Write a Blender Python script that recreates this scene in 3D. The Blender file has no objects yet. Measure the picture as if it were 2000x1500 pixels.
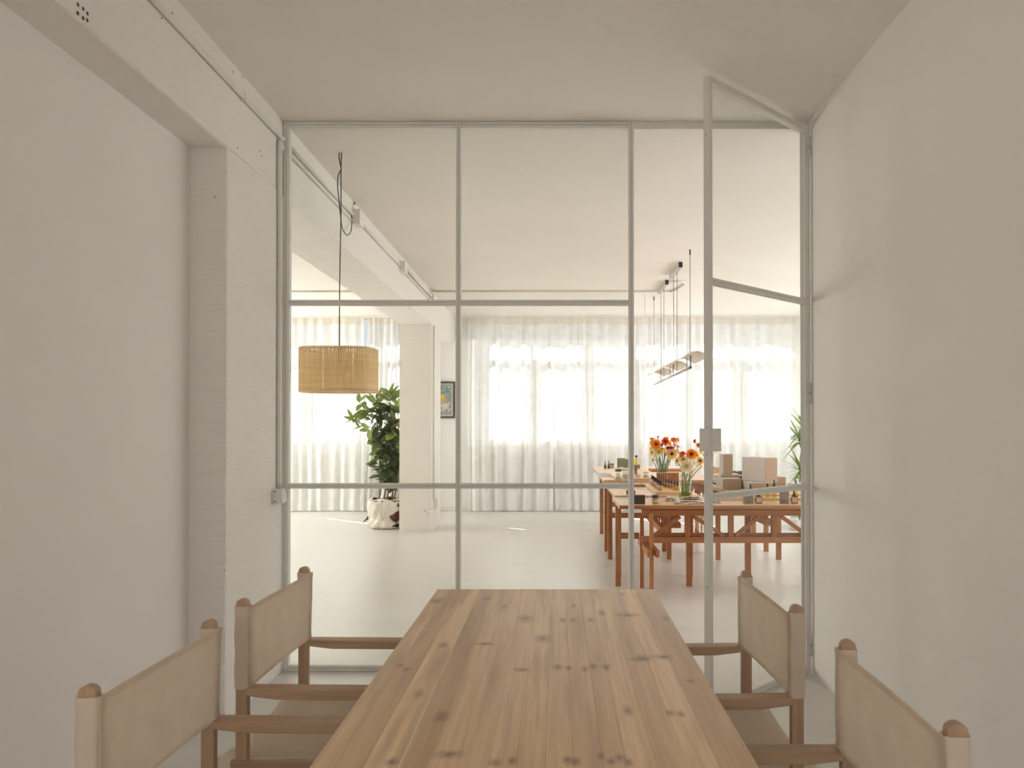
import bpy, bmesh, math, random
from mathutils import Vector, Matrix, Euler
random.seed(7)
scene = bpy.context.scene
C = scene.collection
PI = math.pi

# ------------------------------------------------------------------ camera
F_PX, VX, VY, EYE, TILT = 1600.0, 1086.0, 828.0, 1.363, math.radians(0.6)
cam_d = bpy.data.cameras.new('camera'); cam = bpy.data.objects.new('camera', cam_d); C.objects.link(cam)
cam.location = (0, 0, EYE); cam.rotation_euler = (PI/2 + TILT, 0, 0)
cam_d.sensor_width = 36; cam_d.lens = F_PX/2000*36
PRY = VY - F_PX*math.tan(TILT)
cam_d.shift_x = -(VX-1000)/2000; cam_d.shift_y = (PRY-750)/2000
cam_d.dof.use_dof = True; cam_d.dof.focus_distance = 6.0; cam_d.dof.aperture_fstop = 7.0
cam_d.clip_end = 200
scene.camera = cam

def at(px, py, Y):
    """point at depth Y that the photograph shows at pixel px, py"""
    u = (px-VX)/F_PX; v = (PRY-py)/F_PX
    d = Vector((u, math.cos(TILT)-v*math.sin(TILT), math.sin(TILT)+v*math.cos(TILT)))
    return Vector((0, 0, EYE)) + d*(Y/d.y)
def onz(px, py, z):
    """point of the level surface z that the photograph shows at pixel px, py"""
    u = (px-VX)/F_PX; v = (PRY-py)/F_PX
    d = Vector((u, math.cos(TILT)-v*math.sin(TILT), math.sin(TILT)+v*math.cos(TILT)))
    return Vector((0, 0, EYE)) + d*((z-EYE)/d.z)

# ------------------------------------------------------------------ world, sun, lights, exposure
w = bpy.data.worlds.new('World'); scene.world = w; w.use_nodes = True
bg = w.node_tree.nodes['Background']; bg.inputs[0].default_value = (0.97, 0.985, 1.0, 1); bg.inputs[1].default_value = 0.5
sun_d = bpy.data.lights.new('sun', 'SUN'); sun_d.energy = 24; sun_d.angle = math.radians(0.6); sun_d.color = (1, 0.975, 0.94)
sun = bpy.data.objects.new('sun', sun_d); C.objects.link(sun); sun.location = (-9, 22, 12)
EL = math.radians(37); hd = Vector((0.76, -0.65, 0)).normalized()
sdir = Vector((hd.x*math.cos(EL), hd.y*math.cos(EL), -math.sin(EL)))
sun.rotation_euler = sdir.to_track_quat('-Z', 'Y').to_euler()
def fill_light(loc, rot, sx, sy, radiance):
    """area light at an unseen window, added to brighten the rooms"""
    d = bpy.data.lights.new('window_fill', 'AREA'); d.shape = 'RECTANGLE'; d.size = sx; d.size_y = sy; d.color = (1.0, 0.985, 0.96)
    d.energy = radiance*sx*sy*PI
    o = bpy.data.objects.new('window_fill', d); C.objects.link(o); o.location = loc; o.rotation_euler = rot
fill_light((-.1, -2.55, 1.8), (PI/2, 0, 0), 2.4, 1.6, 1.6)  # added fill for the meeting room, from behind the camera
fill_light((4.85, 8.6, 1.6), (PI/2, 0, PI/2), 6.4, 2.3, 2.1)  # added fill for the hall, from its unseen right end
fill_light((-8.25, 10.9, 1.6), (PI/2, 0, -PI/2), 3.4, 2.3, 6.2)  # added fill for the hall and right wall, from the unseen left end
scene.view_settings.view_transform = 'Standard'; scene.view_settings.look = 'None'
scene.view_settings.exposure = 0.76; scene.view_settings.gamma = 1.0; scene.view_settings.use_curve_mapping = False
cy = scene.cycles
cy.max_bounces = 7; cy.diffuse_bounces = 6; cy.glossy_bounces = 2; cy.transmission_bounces = 4; cy.transparent_max_bounces = 16
cy.use_light_tree = False; cy.use_adaptive_sampling = True; cy.adaptive_threshold = 0.08; cy.adaptive_min_samples = 16
cy.sample_clamp_indirect = 6; cy.caustics_reflective = False; cy.caustics_refractive = False; cy.use_denoising = True

# ------------------------------------------------------------------ materials
M = {}
def newmat(name):
    m = bpy.data.materials.new(name); m.use_nodes = True; M[name] = m
    nt = m.node_tree; b = nt.nodes['Principled BSDF']
    return m, nt, b
def coords(nt, scale=(1, 1, 1), kind='Object', rot=(0, 0, 0)):
    tc = nt.nodes.new('ShaderNodeTexCoord'); mp = nt.nodes.new('ShaderNodeMapping')
    mp.inputs['Scale'].default_value = scale; mp.inputs['Rotation'].default_value = rot
    nt.links.new(tc.outputs[kind], mp.inputs[0]); return mp.outputs[0]
def noise(nt, vec, scale, detail=4, rough=0.55):
    n = nt.nodes.new('ShaderNodeTexNoise'); n.inputs['Scale'].default_value = scale
    n.inputs['Detail'].default_value = detail; n.inputs['Roughness'].default_value = rough
    nt.links.new(vec, n.inputs['Vector']); return n.outputs['Fac']
def ramp(nt, fac, stops):
    r = nt.nodes.new('ShaderNodeValToRGB'); el = r.color_ramp.elements
    while len(el) < len(stops): el.new(0.5)
    for e, (p, c) in zip(el, stops):
        e.position = p; e.color = (*c, 1) if len(c) == 3 else c
    nt.links.new(fac, r.inputs[0]); return r.outputs[0]
def mixc(nt, fac, a, b, mode='MIX'):
    m = nt.nodes.new('ShaderNodeMix'); m.data_type = 'RGBA'; m.blend_type = mode
    for s, v in ((m.inputs[0], fac), (m.inputs[6], a), (m.inputs[7], b)):
        if hasattr(v, 'is_linked'): nt.links.new(v, s)
        elif isinstance(v, tuple): s.default_value = (*v, 1) if len(v) == 3 else v
        else: s.default_value = v
    return m.outputs[2]
def bump(nt, b, h, strength=0.2, dist=0.01):
    n = nt.nodes.new('ShaderNodeBump'); n.inputs['Strength'].default_value = strength; n.inputs['Distance'].default_value = dist
    nt.links.new(h, n.inputs['Height']); nt.links.new(n.outputs[0], b.inputs['Normal'])
def plain(name, col, rough=0.5, var=0.04, scale=12, metal=0.0, bmp=0.0, spec=0.5):
    m, nt, b = newmat(name)
    f = noise(nt, coords(nt), scale)
    c1 = tuple(max(0, c*(1-var)) for c in col); c2 = tuple(min(1, c*(1+var)) for c in col)
    nt.links.new(ramp(nt, f, [(0.3, c1), (0.7, c2)]), b.inputs['Base Color'])
    b.inputs['Roughness'].default_value = rough; b.inputs['Metallic'].default_value = metal
    b.inputs['Specular IOR Level'].default_value = spec
    if bmp: bump(nt, b, noise(nt, coords(nt), scale*8), bmp, 0.004)
    return m
def wood(name, dark, light, axis, rough=0.5, s=1.0):
    m, nt, b = newmat(name)
    st = [22*s, 22*s, 22*s]; st[axis] = 1.3*s
    v = coords(nt, tuple(st)); oi = nt.nodes.new('ShaderNodeObjectInfo')
    add = nt.nodes.new('ShaderNodeVectorMath'); add.operation = 'ADD'
    mul = nt.nodes.new('ShaderNodeMath'); mul.operation = 'MULTIPLY'; mul.inputs[1].default_value = 57
    nt.links.new(oi.outputs['Random'], mul.inputs[0]); nt.links.new(v, add.inputs[0]); nt.links.new(mul.outputs[0], add.inputs[1])
    f = noise(nt, add.outputs[0], 1.6, 6, 0.6)
    c = ramp(nt, f, [(0.3, dark), (0.5, tuple((a+b_)/2 for a, b_ in zip(dark, light))), (0.7, light)])
    tone = ramp(nt, oi.outputs['Random'], [(0, (0.88, 0.88, 0.88)), (1, (1.06, 1.05, 1.04))])
    nt.links.new(mixc(nt, 1.0, c, tone, 'MULTIPLY'), b.inputs['Base Color'])
    b.inputs['Roughness'].default_value = rough
    bump(nt, b, f, 0.08, 0.003); return m
def glassy(name, tint, gloss=1.0, rough=0.0, ior=1.45):
    m, nt, b = newmat(name); nt.nodes.remove(b); out = nt.nodes['Material Output']
    t = nt.nodes.new('ShaderNodeBsdfTransparent'); t.inputs[0].default_value = (*tint, 1)
    g = nt.nodes.new('ShaderNodeBsdfGlossy'); g.inputs['Roughness'].default_value = rough; g.inputs[0].default_value = (gloss, gloss, gloss, 1)
    fr = nt.nodes.new('ShaderNodeFresnel'); fr.inputs[0].default_value = ior
    geo = nt.nodes.new('ShaderNodeNewGeometry')
    mx = nt.nodes.new('ShaderNodeMixShader')
    mu = nt.nodes.new('ShaderNodeMath'); mu.operation = 'MULTIPLY'
    inv = nt.nodes.new('ShaderNodeMath'); inv.operation = 'SUBTRACT'; inv.inputs[0].default_value = 1.0
    nt.links.new(geo.outputs['Backfacing'], inv.inputs[1]); nt.links.new(fr.outputs[0], mu.inputs[0]); nt.links.new(inv.outputs[0], mu.inputs[1])
    nt.links.new(mu.outputs[0], mx.inputs[0]); nt.links.new(t.outputs[0], mx.inputs[1]); nt.links.new(g.outputs[0], mx.inputs[2])
    nt.links.new(mx.outputs[0], out.inputs[0]); return m
def cloth(name, col, trans, weave=220, rough=0.9, var=0.05):
    m, nt, b = newmat(name); nt.nodes.remove(b); out = nt.nodes['Material Output']
    f = noise(nt, coords(nt, (1, 1, 1)), 9)
    c = ramp(nt, f, [(0.3, tuple(x*(1-var) for x in col)), (0.7, tuple(min(1, x*(1+var)) for x in col))])
    d = nt.nodes.new('ShaderNodeBsdfDiffuse'); t = nt.nodes.new('ShaderNodeBsdfTranslucent'); mx = nt.nodes.new('ShaderNodeMixShader')
    mx.inputs[0].default_value = trans
    nt.links.new(c, d.inputs[0]); nt.links.new(c, t.inputs[0])
    bn = nt.nodes.new('ShaderNodeBump'); bn.inputs['Strength'].default_value = 0.12; bn.inputs['Distance'].default_value = 0.002
    nt.links.new(noise(nt, coords(nt), weave, 2), bn.inputs['Height']); nt.links.new(bn.outputs[0], d.inputs['Normal'])
    nt.links.new(d.outputs[0], mx.inputs[1]); nt.links.new(t.outputs[0], mx.inputs[2]); nt.links.new(mx.outputs[0], out.inputs[0]); return m

def paint(name, col, pits=0.0, streak=0.0, rough=0.75):
    m, nt, b = newmat(name)
    v = coords(nt)
    f = noise(nt, v, 1.6, 2)
    c = ramp(nt, f, [(0.25, tuple(x*0.975 for x in col)), (0.75, tuple(min(1, x*1.015) for x in col))])
    h = noise(nt, v, 38, 6)
    if pits:
        vo = nt.nodes.new('ShaderNodeTexVoronoi'); vo.inputs['Scale'].default_value = 9; vo.inputs['Randomness'].default_value = 1
        nt.links.new(v, vo.inputs['Vector'])
        big = noise(nt, v, 2.3, 2)
        th = nt.nodes.new('ShaderNodeMath'); th.operation = 'MULTIPLY'; th.inputs[1].default_value = 0.085*pits
        nt.links.new(big, th.inputs[0])
        sub = nt.nodes.new('ShaderNodeMath'); sub.operation = 'LESS_THAN'
        nt.links.new(vo.outputs['Distance'], sub.inputs[0]); nt.links.new(th.outputs[0], sub.inputs[1])
        c = mixc(nt, sub.outputs[0], c, tuple(x*0.55 for x in col))
    if streak:
        f2 = noise(nt, coords(nt, (3, 3, 40)), 2.0, 5)
        c = mixc(nt, streak, c, ramp(nt, f2, [(0.35, tuple(x*0.9 for x in col)), (0.6, col)]))
        hm = nt.nodes.new('ShaderNodeMath'); hm.operation = 'ADD'; nt.links.new(h, hm.inputs[0]); nt.links.new(f2, hm.inputs[1]); h = hm.outputs[0]
    nt.links.new(c, b.inputs['Base Color']); b.inputs['Roughness'].default_value = rough; b.inputs['Specular IOR Level'].default_value = 0.3
    if pits: bump(nt, b, h, 0.28, 0.006)
    return m
WHITE = (0.80, 0.765, 0.715)
paint('plaster', (0.87, 0.825, 0.785)); paint('ceiling_paint', (0.868, 0.826, 0.772)); paint('hall_plaster', (0.88, 0.864, 0.842))
paint('concrete', (0.866, 0.825, 0.772), pits=1.0, streak=0.35)
# floor: pale trowelled micro-cement with a soft sheen
m, nt, b = newmat('floor_cement')
f = noise(nt, coords(nt, (0.8, 3.0, 1)), 1.5, 6, 0.6)
nt.links.new(ramp(nt, f, [(0.3, (0.67, 0.643, 0.607)), (0.7, (0.735, 0.71, 0.678))]), b.inputs['Base Color'])
nt.links.new(ramp(nt, f, [(0.3, (0.28,)*3), (0.7, (0.40,)*3)]), b.inputs['Roughness'])
b.inputs['Specular IOR Level'].default_value = 0.5

plain('frame_paint', (0.82, 0.795, 0.75), 0.45, 0.02); plain('pipe_paint', (0.78, 0.745, 0.69), 0.5, 0.02)
plain('pvc_white', (0.82, 0.79, 0.74), 0.45, 0.02); plain('dark_hole', (0.10, 0.085, 0.07), 0.9)
plain('black', (0.022, 0.021, 0.02), 0.4); plain('dark_grey', (0.07, 0.066, 0.06), 0.5); plain('cable_black', (0.055, 0.05, 0.045), 0.6)
plain('taupe_metal', (0.50, 0.46, 0.42), 0.5, 0.03); plain('window_paint', (0.78, 0.78, 0.77), 0.5, 0.02); plain('steel', (0.6, 0.58, 0.55), 0.35, 0.03, metal=0.8)
glassy('glass', (0.965, 0.978, 0.968)); glassy('window_glass', (0.97, 0.98, 0.98)); glassy('clear_glass', (0.94, 0.95, 0.93), 1.0)
glassy('water', (0.80, 0.82, 0.58), 0.5, ior=1.2); glassy('amber_liquid', (0.93, 0.70, 0.10), 0.6); glassy('yellow_liquid', (0.98, 0.86, 0.18), 0.6)
glassy('amber_glass', (0.55, 0.30, 0.14), 1.0); glassy('smoke_glass', (0.66, 0.60, 0.50), 1.0)
cloth('canvas', (0.93, 0.82, 0.68), 0.40); cloth('curtain', (0.92, 0.912, 0.90), 0.26); cloth('curtain_header', (0.86, 0.80, 0.70), 0.32)
cloth('linen', (0.84, 0.77, 0.67), 0.15); cloth('bag_cloth', (0.82, 0.77, 0.69), 0.1); cloth('paper', (0.86, 0.84, 0.80), 0.25); cloth('sail_paper', (0.90, 0.87, 0.82), 0.45)
for ax, nm in enumerate('xyz'):
    wood('beech_'+nm, (0.40, 0.255, 0.155), (0.54, 0.365, 0.235), ax, 0.45)
    wood('cedar_'+nm, (0.33, 0.115, 0.038), (0.51, 0.215, 0.080), ax, 0.55)
    wood('pale_'+nm, (0.60, 0.42, 0.26), (0.75, 0.56, 0.37), ax, 0.45)
plain('kraft', (0.42, 0.29, 0.19), 0.8, 0.06, 30); plain('kraft_side', (0.66, 0.60, 0.57), 0.8, 0.04, 20)
plain('brown_box', (0.085, 0.05, 0.035), 0.6); plain('taupe_box', (0.24, 0.19, 0.155), 0.7); plain('olive', (0.22, 0.21, 0.13), 0.7, 0.12, 40)
plain('brick_red', (0.30, 0.13, 0.08), 0.8, 0.15); plain('terracotta', (0.27, 0.09, 0.05), 0.8); plain('soil', (0.10, 0.06, 0.04), 0.95, 0.3, 40)
plain('label_paper', (0.62, 0.52, 0.40), 0.8); plain('ink', (0.16, 0.13, 0.11), 0.8); plain('stem_green', (0.22, 0.30, 0.10), 0.6); plain('stem_brown', (0.25, 0.135, 0.07), 0.75)
plain('stoneware', (0.80, 0.77, 0.72), 0.5); plain('wicker', (0.5, 0.36, 0.22), 0.7); plain('charcoal', (0.09, 0.085, 0.075), 0.8, 0.2, 20)
plain('pale_filler', (0.90, 0.76, 0.58), 0.6, 0.03); plain('white_leather', (0.75, 0.72, 0.70), 0.6)
def leafmat(name, col, trans, rough=0.3):
    m, nt, b = newmat(name); out = nt.nodes['Material Output']
    oi = nt.nodes.new('ShaderNodeObjectInfo')
    c = ramp(nt, oi.outputs['Random'], [(0, tuple(x*0.72 for x in col)), (0.6, col), (1, (min(1, col[0]*1.9), min(1, col[1]*1.5), col[2]*1.2))])
    nt.links.new(c, b.inputs['Base Color']); b.inputs['Roughness'].default_value = rough
    t = nt.nodes.new('ShaderNodeBsdfTranslucent'); nt.links.new(mixc(nt, 0.5, c, (0.35, 0.45, 0.06)), t.inputs[0])
    mx = nt.nodes.new('ShaderNodeMixShader'); mx.inputs[0].default_value = trans
    nt.links.new(b.outputs[0], mx.inputs[1]); nt.links.new(t.outputs[0], mx.inputs[2]); nt.links.new(mx.outputs[0], out.inputs[0])
leafmat('rubber_leaf', (0.075, 0.115, 0.055), 0.22); leafmat('rubber_leaf_young', (0.17, 0.24, 0.075), 0.35); leafmat('blade_leaf', (0.19, 0.29, 0.075), 0.22, 0.5); leafmat('shrub_leaf', (0.15, 0.26, 0.09), 0.4, 0.5)
def petal(name, col, trans=0.35):
    cloth(name, col, trans, var=0.1)
petal('petal_orange', (0.90, 0.27, 0.03)); petal('petal_red', (0.80, 0.12, 0.03)); petal('petal_coral', (0.88, 0.22, 0.10)); petal('petal_yellow', (0.93, 0.55, 0.03))
petal('petal_magenta', (0.42, 0.03, 0.10)); petal('petal_cream', (0.88, 0.78, 0.52)); petal('petal_peach', (0.90, 0.58, 0.20)); petal('petal_pale', (0.90, 0.68, 0.25))
plain('flower_dark', (0.05, 0.02, 0.025), 0.9); plain('flower_gold', (0.55, 0.36, 0.10), 0.9, 0.2, 200)
# bamboo shade
m, nt, b = newmat('bamboo'); out = nt.nodes['Material Output']
f = noise(nt, coords(nt, (160, 160, 4)), 1.0, 4)
c = ramp(nt, f, [(0.3, (0.80, 0.54, 0.25)), (0.7, (0.93, 0.71, 0.41))]); nt.links.new(c, b.inputs['Base Color']); b.inputs['Roughness'].default_value = 0.6
t = nt.nodes.new('ShaderNodeBsdfTranslucent'); nt.links.new(c, t.inputs[0]); mx = nt.nodes.new('ShaderNodeMixShader'); mx.inputs[0].default_value = 0.55
nt.links.new(b.outputs[0], mx.inputs[1]); nt.links.new(t.outputs[0], mx.inputs[2]); nt.links.new(mx.outputs[0], out.inputs[0])
plain('thread', (0.93, 0.80, 0.58), 0.8)

# ------------------------------------------------------------------ mesh helpers
class MB:
    def __init__(s): s.v = []; s.f = []
    def add(s, vs, fs):
        o = len(s.v); s.v += [tuple(p) for p in vs]; s.f += [tuple(i+o for i in q) for q in fs]; return s
    def box(s, x0, x1, y0, y1, z0, z1):
        return s.add([(x0,y0,z0),(x1,y0,z0),(x1,y1,z0),(x0,y1,z0),(x0,y0,z1),(x1,y0,z1),(x1,y1,z1),(x0,y1,z1)],
                     [(0,3,2,1),(4,5,6,7),(0,1,5,4),(1,2,6,5),(2,3,7,6),(3,0,4,7)])
    def bar(s, p, q, w, h, up=(0,0,1)):
        p, q = Vector(p), Vector(q); d = (q-p).normalized(); u = Vector(up)
        sx = d.cross(u)
        if sx.length < 1e-4: sx = d.cross(Vector((1,0,0)))
        sx.normalize(); u = sx.cross(d)
        a = sx*w/2; c = u*h/2; vs = []
        for e in (p, q): vs += [e-a-c, e+a-c, e+a+c, e-a+c]
        return s.add(vs, [(0,1,2,3),(7,6,5,4),(0,4,5,1),(1,5,6,2),(2,6,7,3),(3,7,4,0)])
    def tube(s, pts, r, n=8, cap=True):
        pts = [Vector(p) for p in pts]; rings = []; pr = None
        rs = r if isinstance(r, (list, tuple)) else [r]*len(pts)
        for i, p in enumerate(pts):
            d = (pts[min(i+1, len(pts)-1)]-pts[max(i-1, 0)]).normalized()
            if pr is None: pr = d.orthogonal().normalized()
            else: pr = (pr-d*pr.dot(d)).normalized()
            bn = d.cross(pr)
            rings.append([p+(pr*math.cos(2*PI*k/n)+bn*math.sin(2*PI*k/n))*rs[i] for k in range(n)])
        vs = [v for r_ in rings for v in r_]; fs = []
        for i in range(len(pts)-1):
            for k in range(n): fs.append((i*n+k, i*n+(k+1)%n, (i+1)*n+(k+1)%n, (i+1)*n+k))
        if cap: fs += [tuple(reversed(range(n))), tuple((len(pts)-1)*n+k for k in range(n))]
        return s.add(vs, fs)
    def lathe(s, prof, n=20, c=(0,0,0), close=True):
        vs = []; fs = []; m_ = len(prof)
        for r, z in prof:
            for k in range(n): vs.append((c[0]+r*math.cos(2*PI*k/n), c[1]+r*math.sin(2*PI*k/n), c[2]+z))
        for i in range(m_-1):
            for k in range(n): fs.append((i*n+k, i*n+(k+1)%n, (i+1)*n+(k+1)%n, (i+1)*n+k))
        if close: fs += [tuple(reversed(range(n))), tuple((m_-1)*n+k for k in range(n))]
        return s.add(vs, fs)
    def grid(s, fn, nu, nv):
        vs = [fn(i/nu, j/nv) for j in range(nv+1) for i in range(nu+1)]
        fs = [(j*(nu+1)+i, j*(nu+1)+i+1, (j+1)*(nu+1)+i+1, (j+1)*(nu+1)+i) for j in range(nv) for i in range(nu)]
        return s.add(vs, fs)
    def build(s, name, mat, parent=None, smooth=False, bevel=0, loc=None, rot=None, solid=0, kind=None):
        me = bpy.data.meshes.new(name); me.from_pydata(s.v, [], s.f); me.update()
        if smooth: me.shade_smooth()
        me.materials.append(M[mat])
        return place(name, me, parent, bevel, loc, rot, solid, kind)
def place(name, me, parent=None, bevel=0, loc=None, rot=None, solid=0, kind=None):
    o = bpy.data.objects.new(name, me); C.objects.link(o)
    if parent: o.parent = parent
    if loc is not None: o.location = loc
    if rot is not None: o.rotation_euler = rot
    if solid:
        md = o.modifiers.new('solid', 'SOLIDIFY'); md.thickness = solid; md.offset = 0
    if bevel:
        md = o.modifiers.new('bevel', 'BEVEL'); md.width = bevel; md.segments = 2; md.limit_method = 'ANGLE'; md.angle_limit = math.radians(40)
        me.shade_smooth()
        if hasattr(me, 'set_sharp_from_angle'): me.set_sharp_from_angle(angle=math.radians(45))
    if kind: o['kind'] = kind
    return o
def tag(o, label, cat, group=None, kind=None):
    o['label'] = label; o['category'] = cat
    if group: o['group'] = group
    if kind: o['kind'] = kind
    return o
def thing(name, label, cat, loc=(0,0,0), rz=0, group=None, kind=None):
    o = bpy.data.objects.new(name, None); o.empty_display_size = 0.05; C.objects.link(o)
    o.location = loc; o.rotation_euler = (0, 0, rz); return tag(o, label, cat, group, kind)
def struct(o, label, cat): return tag(o, label, cat, None, 'structure')
def catmull(pts, n=8):
    P = [Vector(p) for p in pts]; P = [2*P[0]-P[1]] + P + [2*P[-1]-P[-2]]; out = []
    for i in range(1, len(P)-2):
        a, b_, c_, d = P[i-1:i+3]
        for k in range(n):
            t_ = k/n
            out.append(0.5*((2*b_)+(c_-a)*t_+(2*a-5*b_+4*c_-d)*t_*t_+(3*b_-a-3*c_+d)*t_**3))
    out.append(P[-2]); return out

# ------------------------------------------------------------------ the shell
H = 3.041                       # ceiling
YP = 4.543                      # glazed partition plane
XR = 1.403                      # meeting room right wall face
YF = 12.90                      # far wall inner face
def bx(Y): return -1.513 - 0.0103*(Y-YP)      # the beam's room-side face
ZB = 2.629                      # beam underside

struct(MB().box(-8.2, 4.8, -2.5, 13.2, -0.15, 0).build('floor', 'floor_cement'), 'pale trowelled cement floor running through both rooms', 'floor')
struct(MB().box(-8.2, 4.8, -2.5, 13.2, H, H+0.15).build('ceiling', 'ceiling_paint'), 'flat warm white painted ceiling over both rooms', 'ceiling')
struct(MB().add([(-2.1,-2.45,0),(-1.625,-2.45,0),(-1.677,3.76,0),(-2.1,3.76,0),(-2.1,-2.45,ZB+.002),(-1.625,-2.45,ZB+.002),(-1.677,3.76,ZB+.002),(-2.1,3.76,ZB+.002)],
    [(0,3,2,1),(4,5,6,7),(0,1,5,4),(1,2,6,5),(2,3,7,6),(3,0,4,7)]).build('wall_left', 'plaster'), 'smooth off-white wall recessed under the concrete beam on the left', 'wall')
struct(MB().box(XR, XR+0.12, -2.45, YP+0.06, 0, H).build('wall_right', 'plaster'), 'smooth off-white wall on the right of the meeting room', 'wall')
mb = MB(); mb.box(-2.1, -1.3, -2.5, -2.4, 0, H); mb.box(1.1, XR+.12, -2.5, -2.4, 0, H); mb.box(-1.3, 1.1, -2.5, -2.4, 0, 1.0); mb.box(-1.3, 1.1, -2.5, -2.4, 2.6, H)
struct(mb.build('wall_back', 'plaster'), 'off-white wall with an added window behind the camera', 'wall')
def added_window(name, label, loc, rz, w_, h__, nx):  # out-of-view windows, added to go with the fill lights
    t = thing(name, label, 'window', loc, rz, kind='structure'); hw = w_/2; fw = .05; mb = MB()
    mb.box(-hw, -hw+fw, -.03, .03, 0, h__); mb.box(hw-fw, hw, -.03, .03, 0, h__); mb.box(-hw+fw, hw-fw, -.03, .03, 0, fw); mb.box(-hw+fw, hw-fw, -.03, .03, h__-fw, h__)
    st_ = (w_-2*fw)/nx
    for i in range(1, nx): mb.box(-hw+fw+st_*i-.025, -hw+fw+st_*i+.025, -.03, .03, fw, h__-fw)
    mb.build('window_frame', 'window_paint', t)
    for i in range(nx): MB().box(-hw+fw+st_*i+.025*(i > 0), -hw+fw+st_*(i+1)-.025*(i < nx-1), -.004, .004, fw, h__-fw).build('pane', 'window_glass', t)
added_window('window_1', 'unseen white window added behind the camera for fill light', (-.1, -2.45, 1.0), 0, 2.4, 1.6, 2)
added_window('window_8', 'wide window in the right end wall of the hall', (4.715, 8.6, .45), PI/2, 6.4, 2.3, 4)
added_window('window_9', 'wide window in the left end wall of the hall', (-8.085, 10.9, .45), PI/2, 3.4, 2.3, 3)
struct(MB().box(XR+.12, 4.75, YP-.04, YP+.06, 0, H).build('wall_hall_near_right', 'hall_plaster'), 'white hall wall right of the meeting room', 'wall')
struct(MB().box(-8.15, -2.1, YP-.04, YP+.06, 0, H).build('wall_hall_near_left', 'hall_plaster'), 'white hall wall left of the meeting room', 'wall')
struct(MB().box(4.65, 4.78, YP+.06, 5.4, 0, H).box(4.65, 4.78, 11.8, 13.0, 0, H).box(4.65, 4.78, 5.4, 11.8, 0, .45).box(4.65, 4.78, 5.4, 11.8, 2.75, H).build('wall_hall_right', 'hall_plaster'), 'white end wall of the bright hall on the right', 'wall')
struct(MB().box(-8.15, -8.02, YP+.06, 9.2, 0, H).box(-8.15, -8.02, 12.6, 13.0, 0, H).box(-8.15, -8.02, 9.2, 12.6, 0, .45).box(-8.15, -8.02, 9.2, 12.6, 2.75, H).build('wall_hall_left', 'hall_plaster'), 'white end wall of the bright hall on the left', 'wall')

# concrete beam: rough lower arris
def beam_mesh(y0, y1, n):
    rnd = random.Random(3); vs = []; fs = []
    for i in range(n+1):
        y = y0+(y1-y0)*i/n; x = bx(y); j = rnd.uniform(-.004, .004); k = rnd.uniform(-.004, .004)
        vs += [(x-.415, y, ZB), (x-.012+j, y, ZB+rnd.uniform(0, .002)), (x-.002+j*.5, y, ZB+.006+k), (x, y, ZB+.02), (x, y, H), (x-.415, y, H)]
    for i in range(n):
        for k in range(6): fs.append((i*6+k, i*6+(k+1)%6, (i+1)*6+(k+1)%6, (i+1)*6+k))
    fs += [tuple(range(6))[::-1], tuple(n*6+k for k in range(6))]
    return MB().add(vs, fs)
beam = struct(beam_mesh(-2.4, YF, 420).build('ceiling_beam', 'concrete'), 'rough white painted concrete beam running along the ceiling on the left', 'beam')
for q in ((495,30),(530,58),(558,88),(495,85),(530,118),(558,132)):
    px, py = q[0]/3.333, q[1]/3.333
    Y = F_PX*1.49/(VX-px); p = at(px, py, Y)
    MB().tube([(bx(p.y)-.01, p.y, p.z), (bx(p.y)+.0012, p.y, p.z)], .0062, 10).build('drill_hole', 'dark_hole', beam)
for q in ((1035,118),(1107,85),(1290,350),(1515,468),(1580,498),(1548,962),(1550,992),(1697,985),(1708,1015)):
    px, py = q[0]/3.333, q[1]/3.333
    Y = F_PX*1.5/(VX-px); p = at(px, py, Y)
    if p.z > ZB+.03: MB().tube([(bx(p.y)-.01, p.y, p.z), (bx(p.y)+.001, p.y, p.z)], .0042, 8).build('drill_hole', 'dark_hole', beam)
def column(name, x0, x1, y0, y1, z1, label):
    rnd = random.Random(5); n = 120; vs = []; fs = []
    for i in range(n+1):
        z = z1*i/n; a = rnd.uniform(-.0035, .0035); b_ = rnd.uniform(-.0035, .0035)
        vs += [(x0, y0, z), (x1-.012+a, y0, z), (x1-.003+b_, y0+.004, z), (x1, y0+.016, z), (x1, y1, z), (x0, y1, z)]
    for i in range(n):
        for k in range(6): fs.append((i*6+k, i*6+(k+1)%6, (i+1)*6+(k+1)%6, (i+1)*6+k))
    fs += [tuple(range(6))[::-1], tuple(n*6+k for k in range(6))]
    return struct(MB().add(vs, fs).build(name, 'concrete'), label, 'column')
column('column', -1.92, bx(4.2), 3.747, YP+.07, ZB+.001, 'white painted concrete column beside the glazed partition')
col2 = column('column', -1.985, -1.573, 10.385, 11.15, ZB+.001, 'free-standing white column in the bright hall beside the rubber plant')
for q in ((1548,870),(1630,862),(1536,900),(1602,935),(1608,967),(1575,905)):
    p = at(660+q[0]/9.09, 900+q[1]/9.09, 10.385)
    MB().tube([(p.x, 10.383, p.z), (p.x, 10.39, p.z)], .006, 6).build('chip', 'dark_hole', col2)

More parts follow.
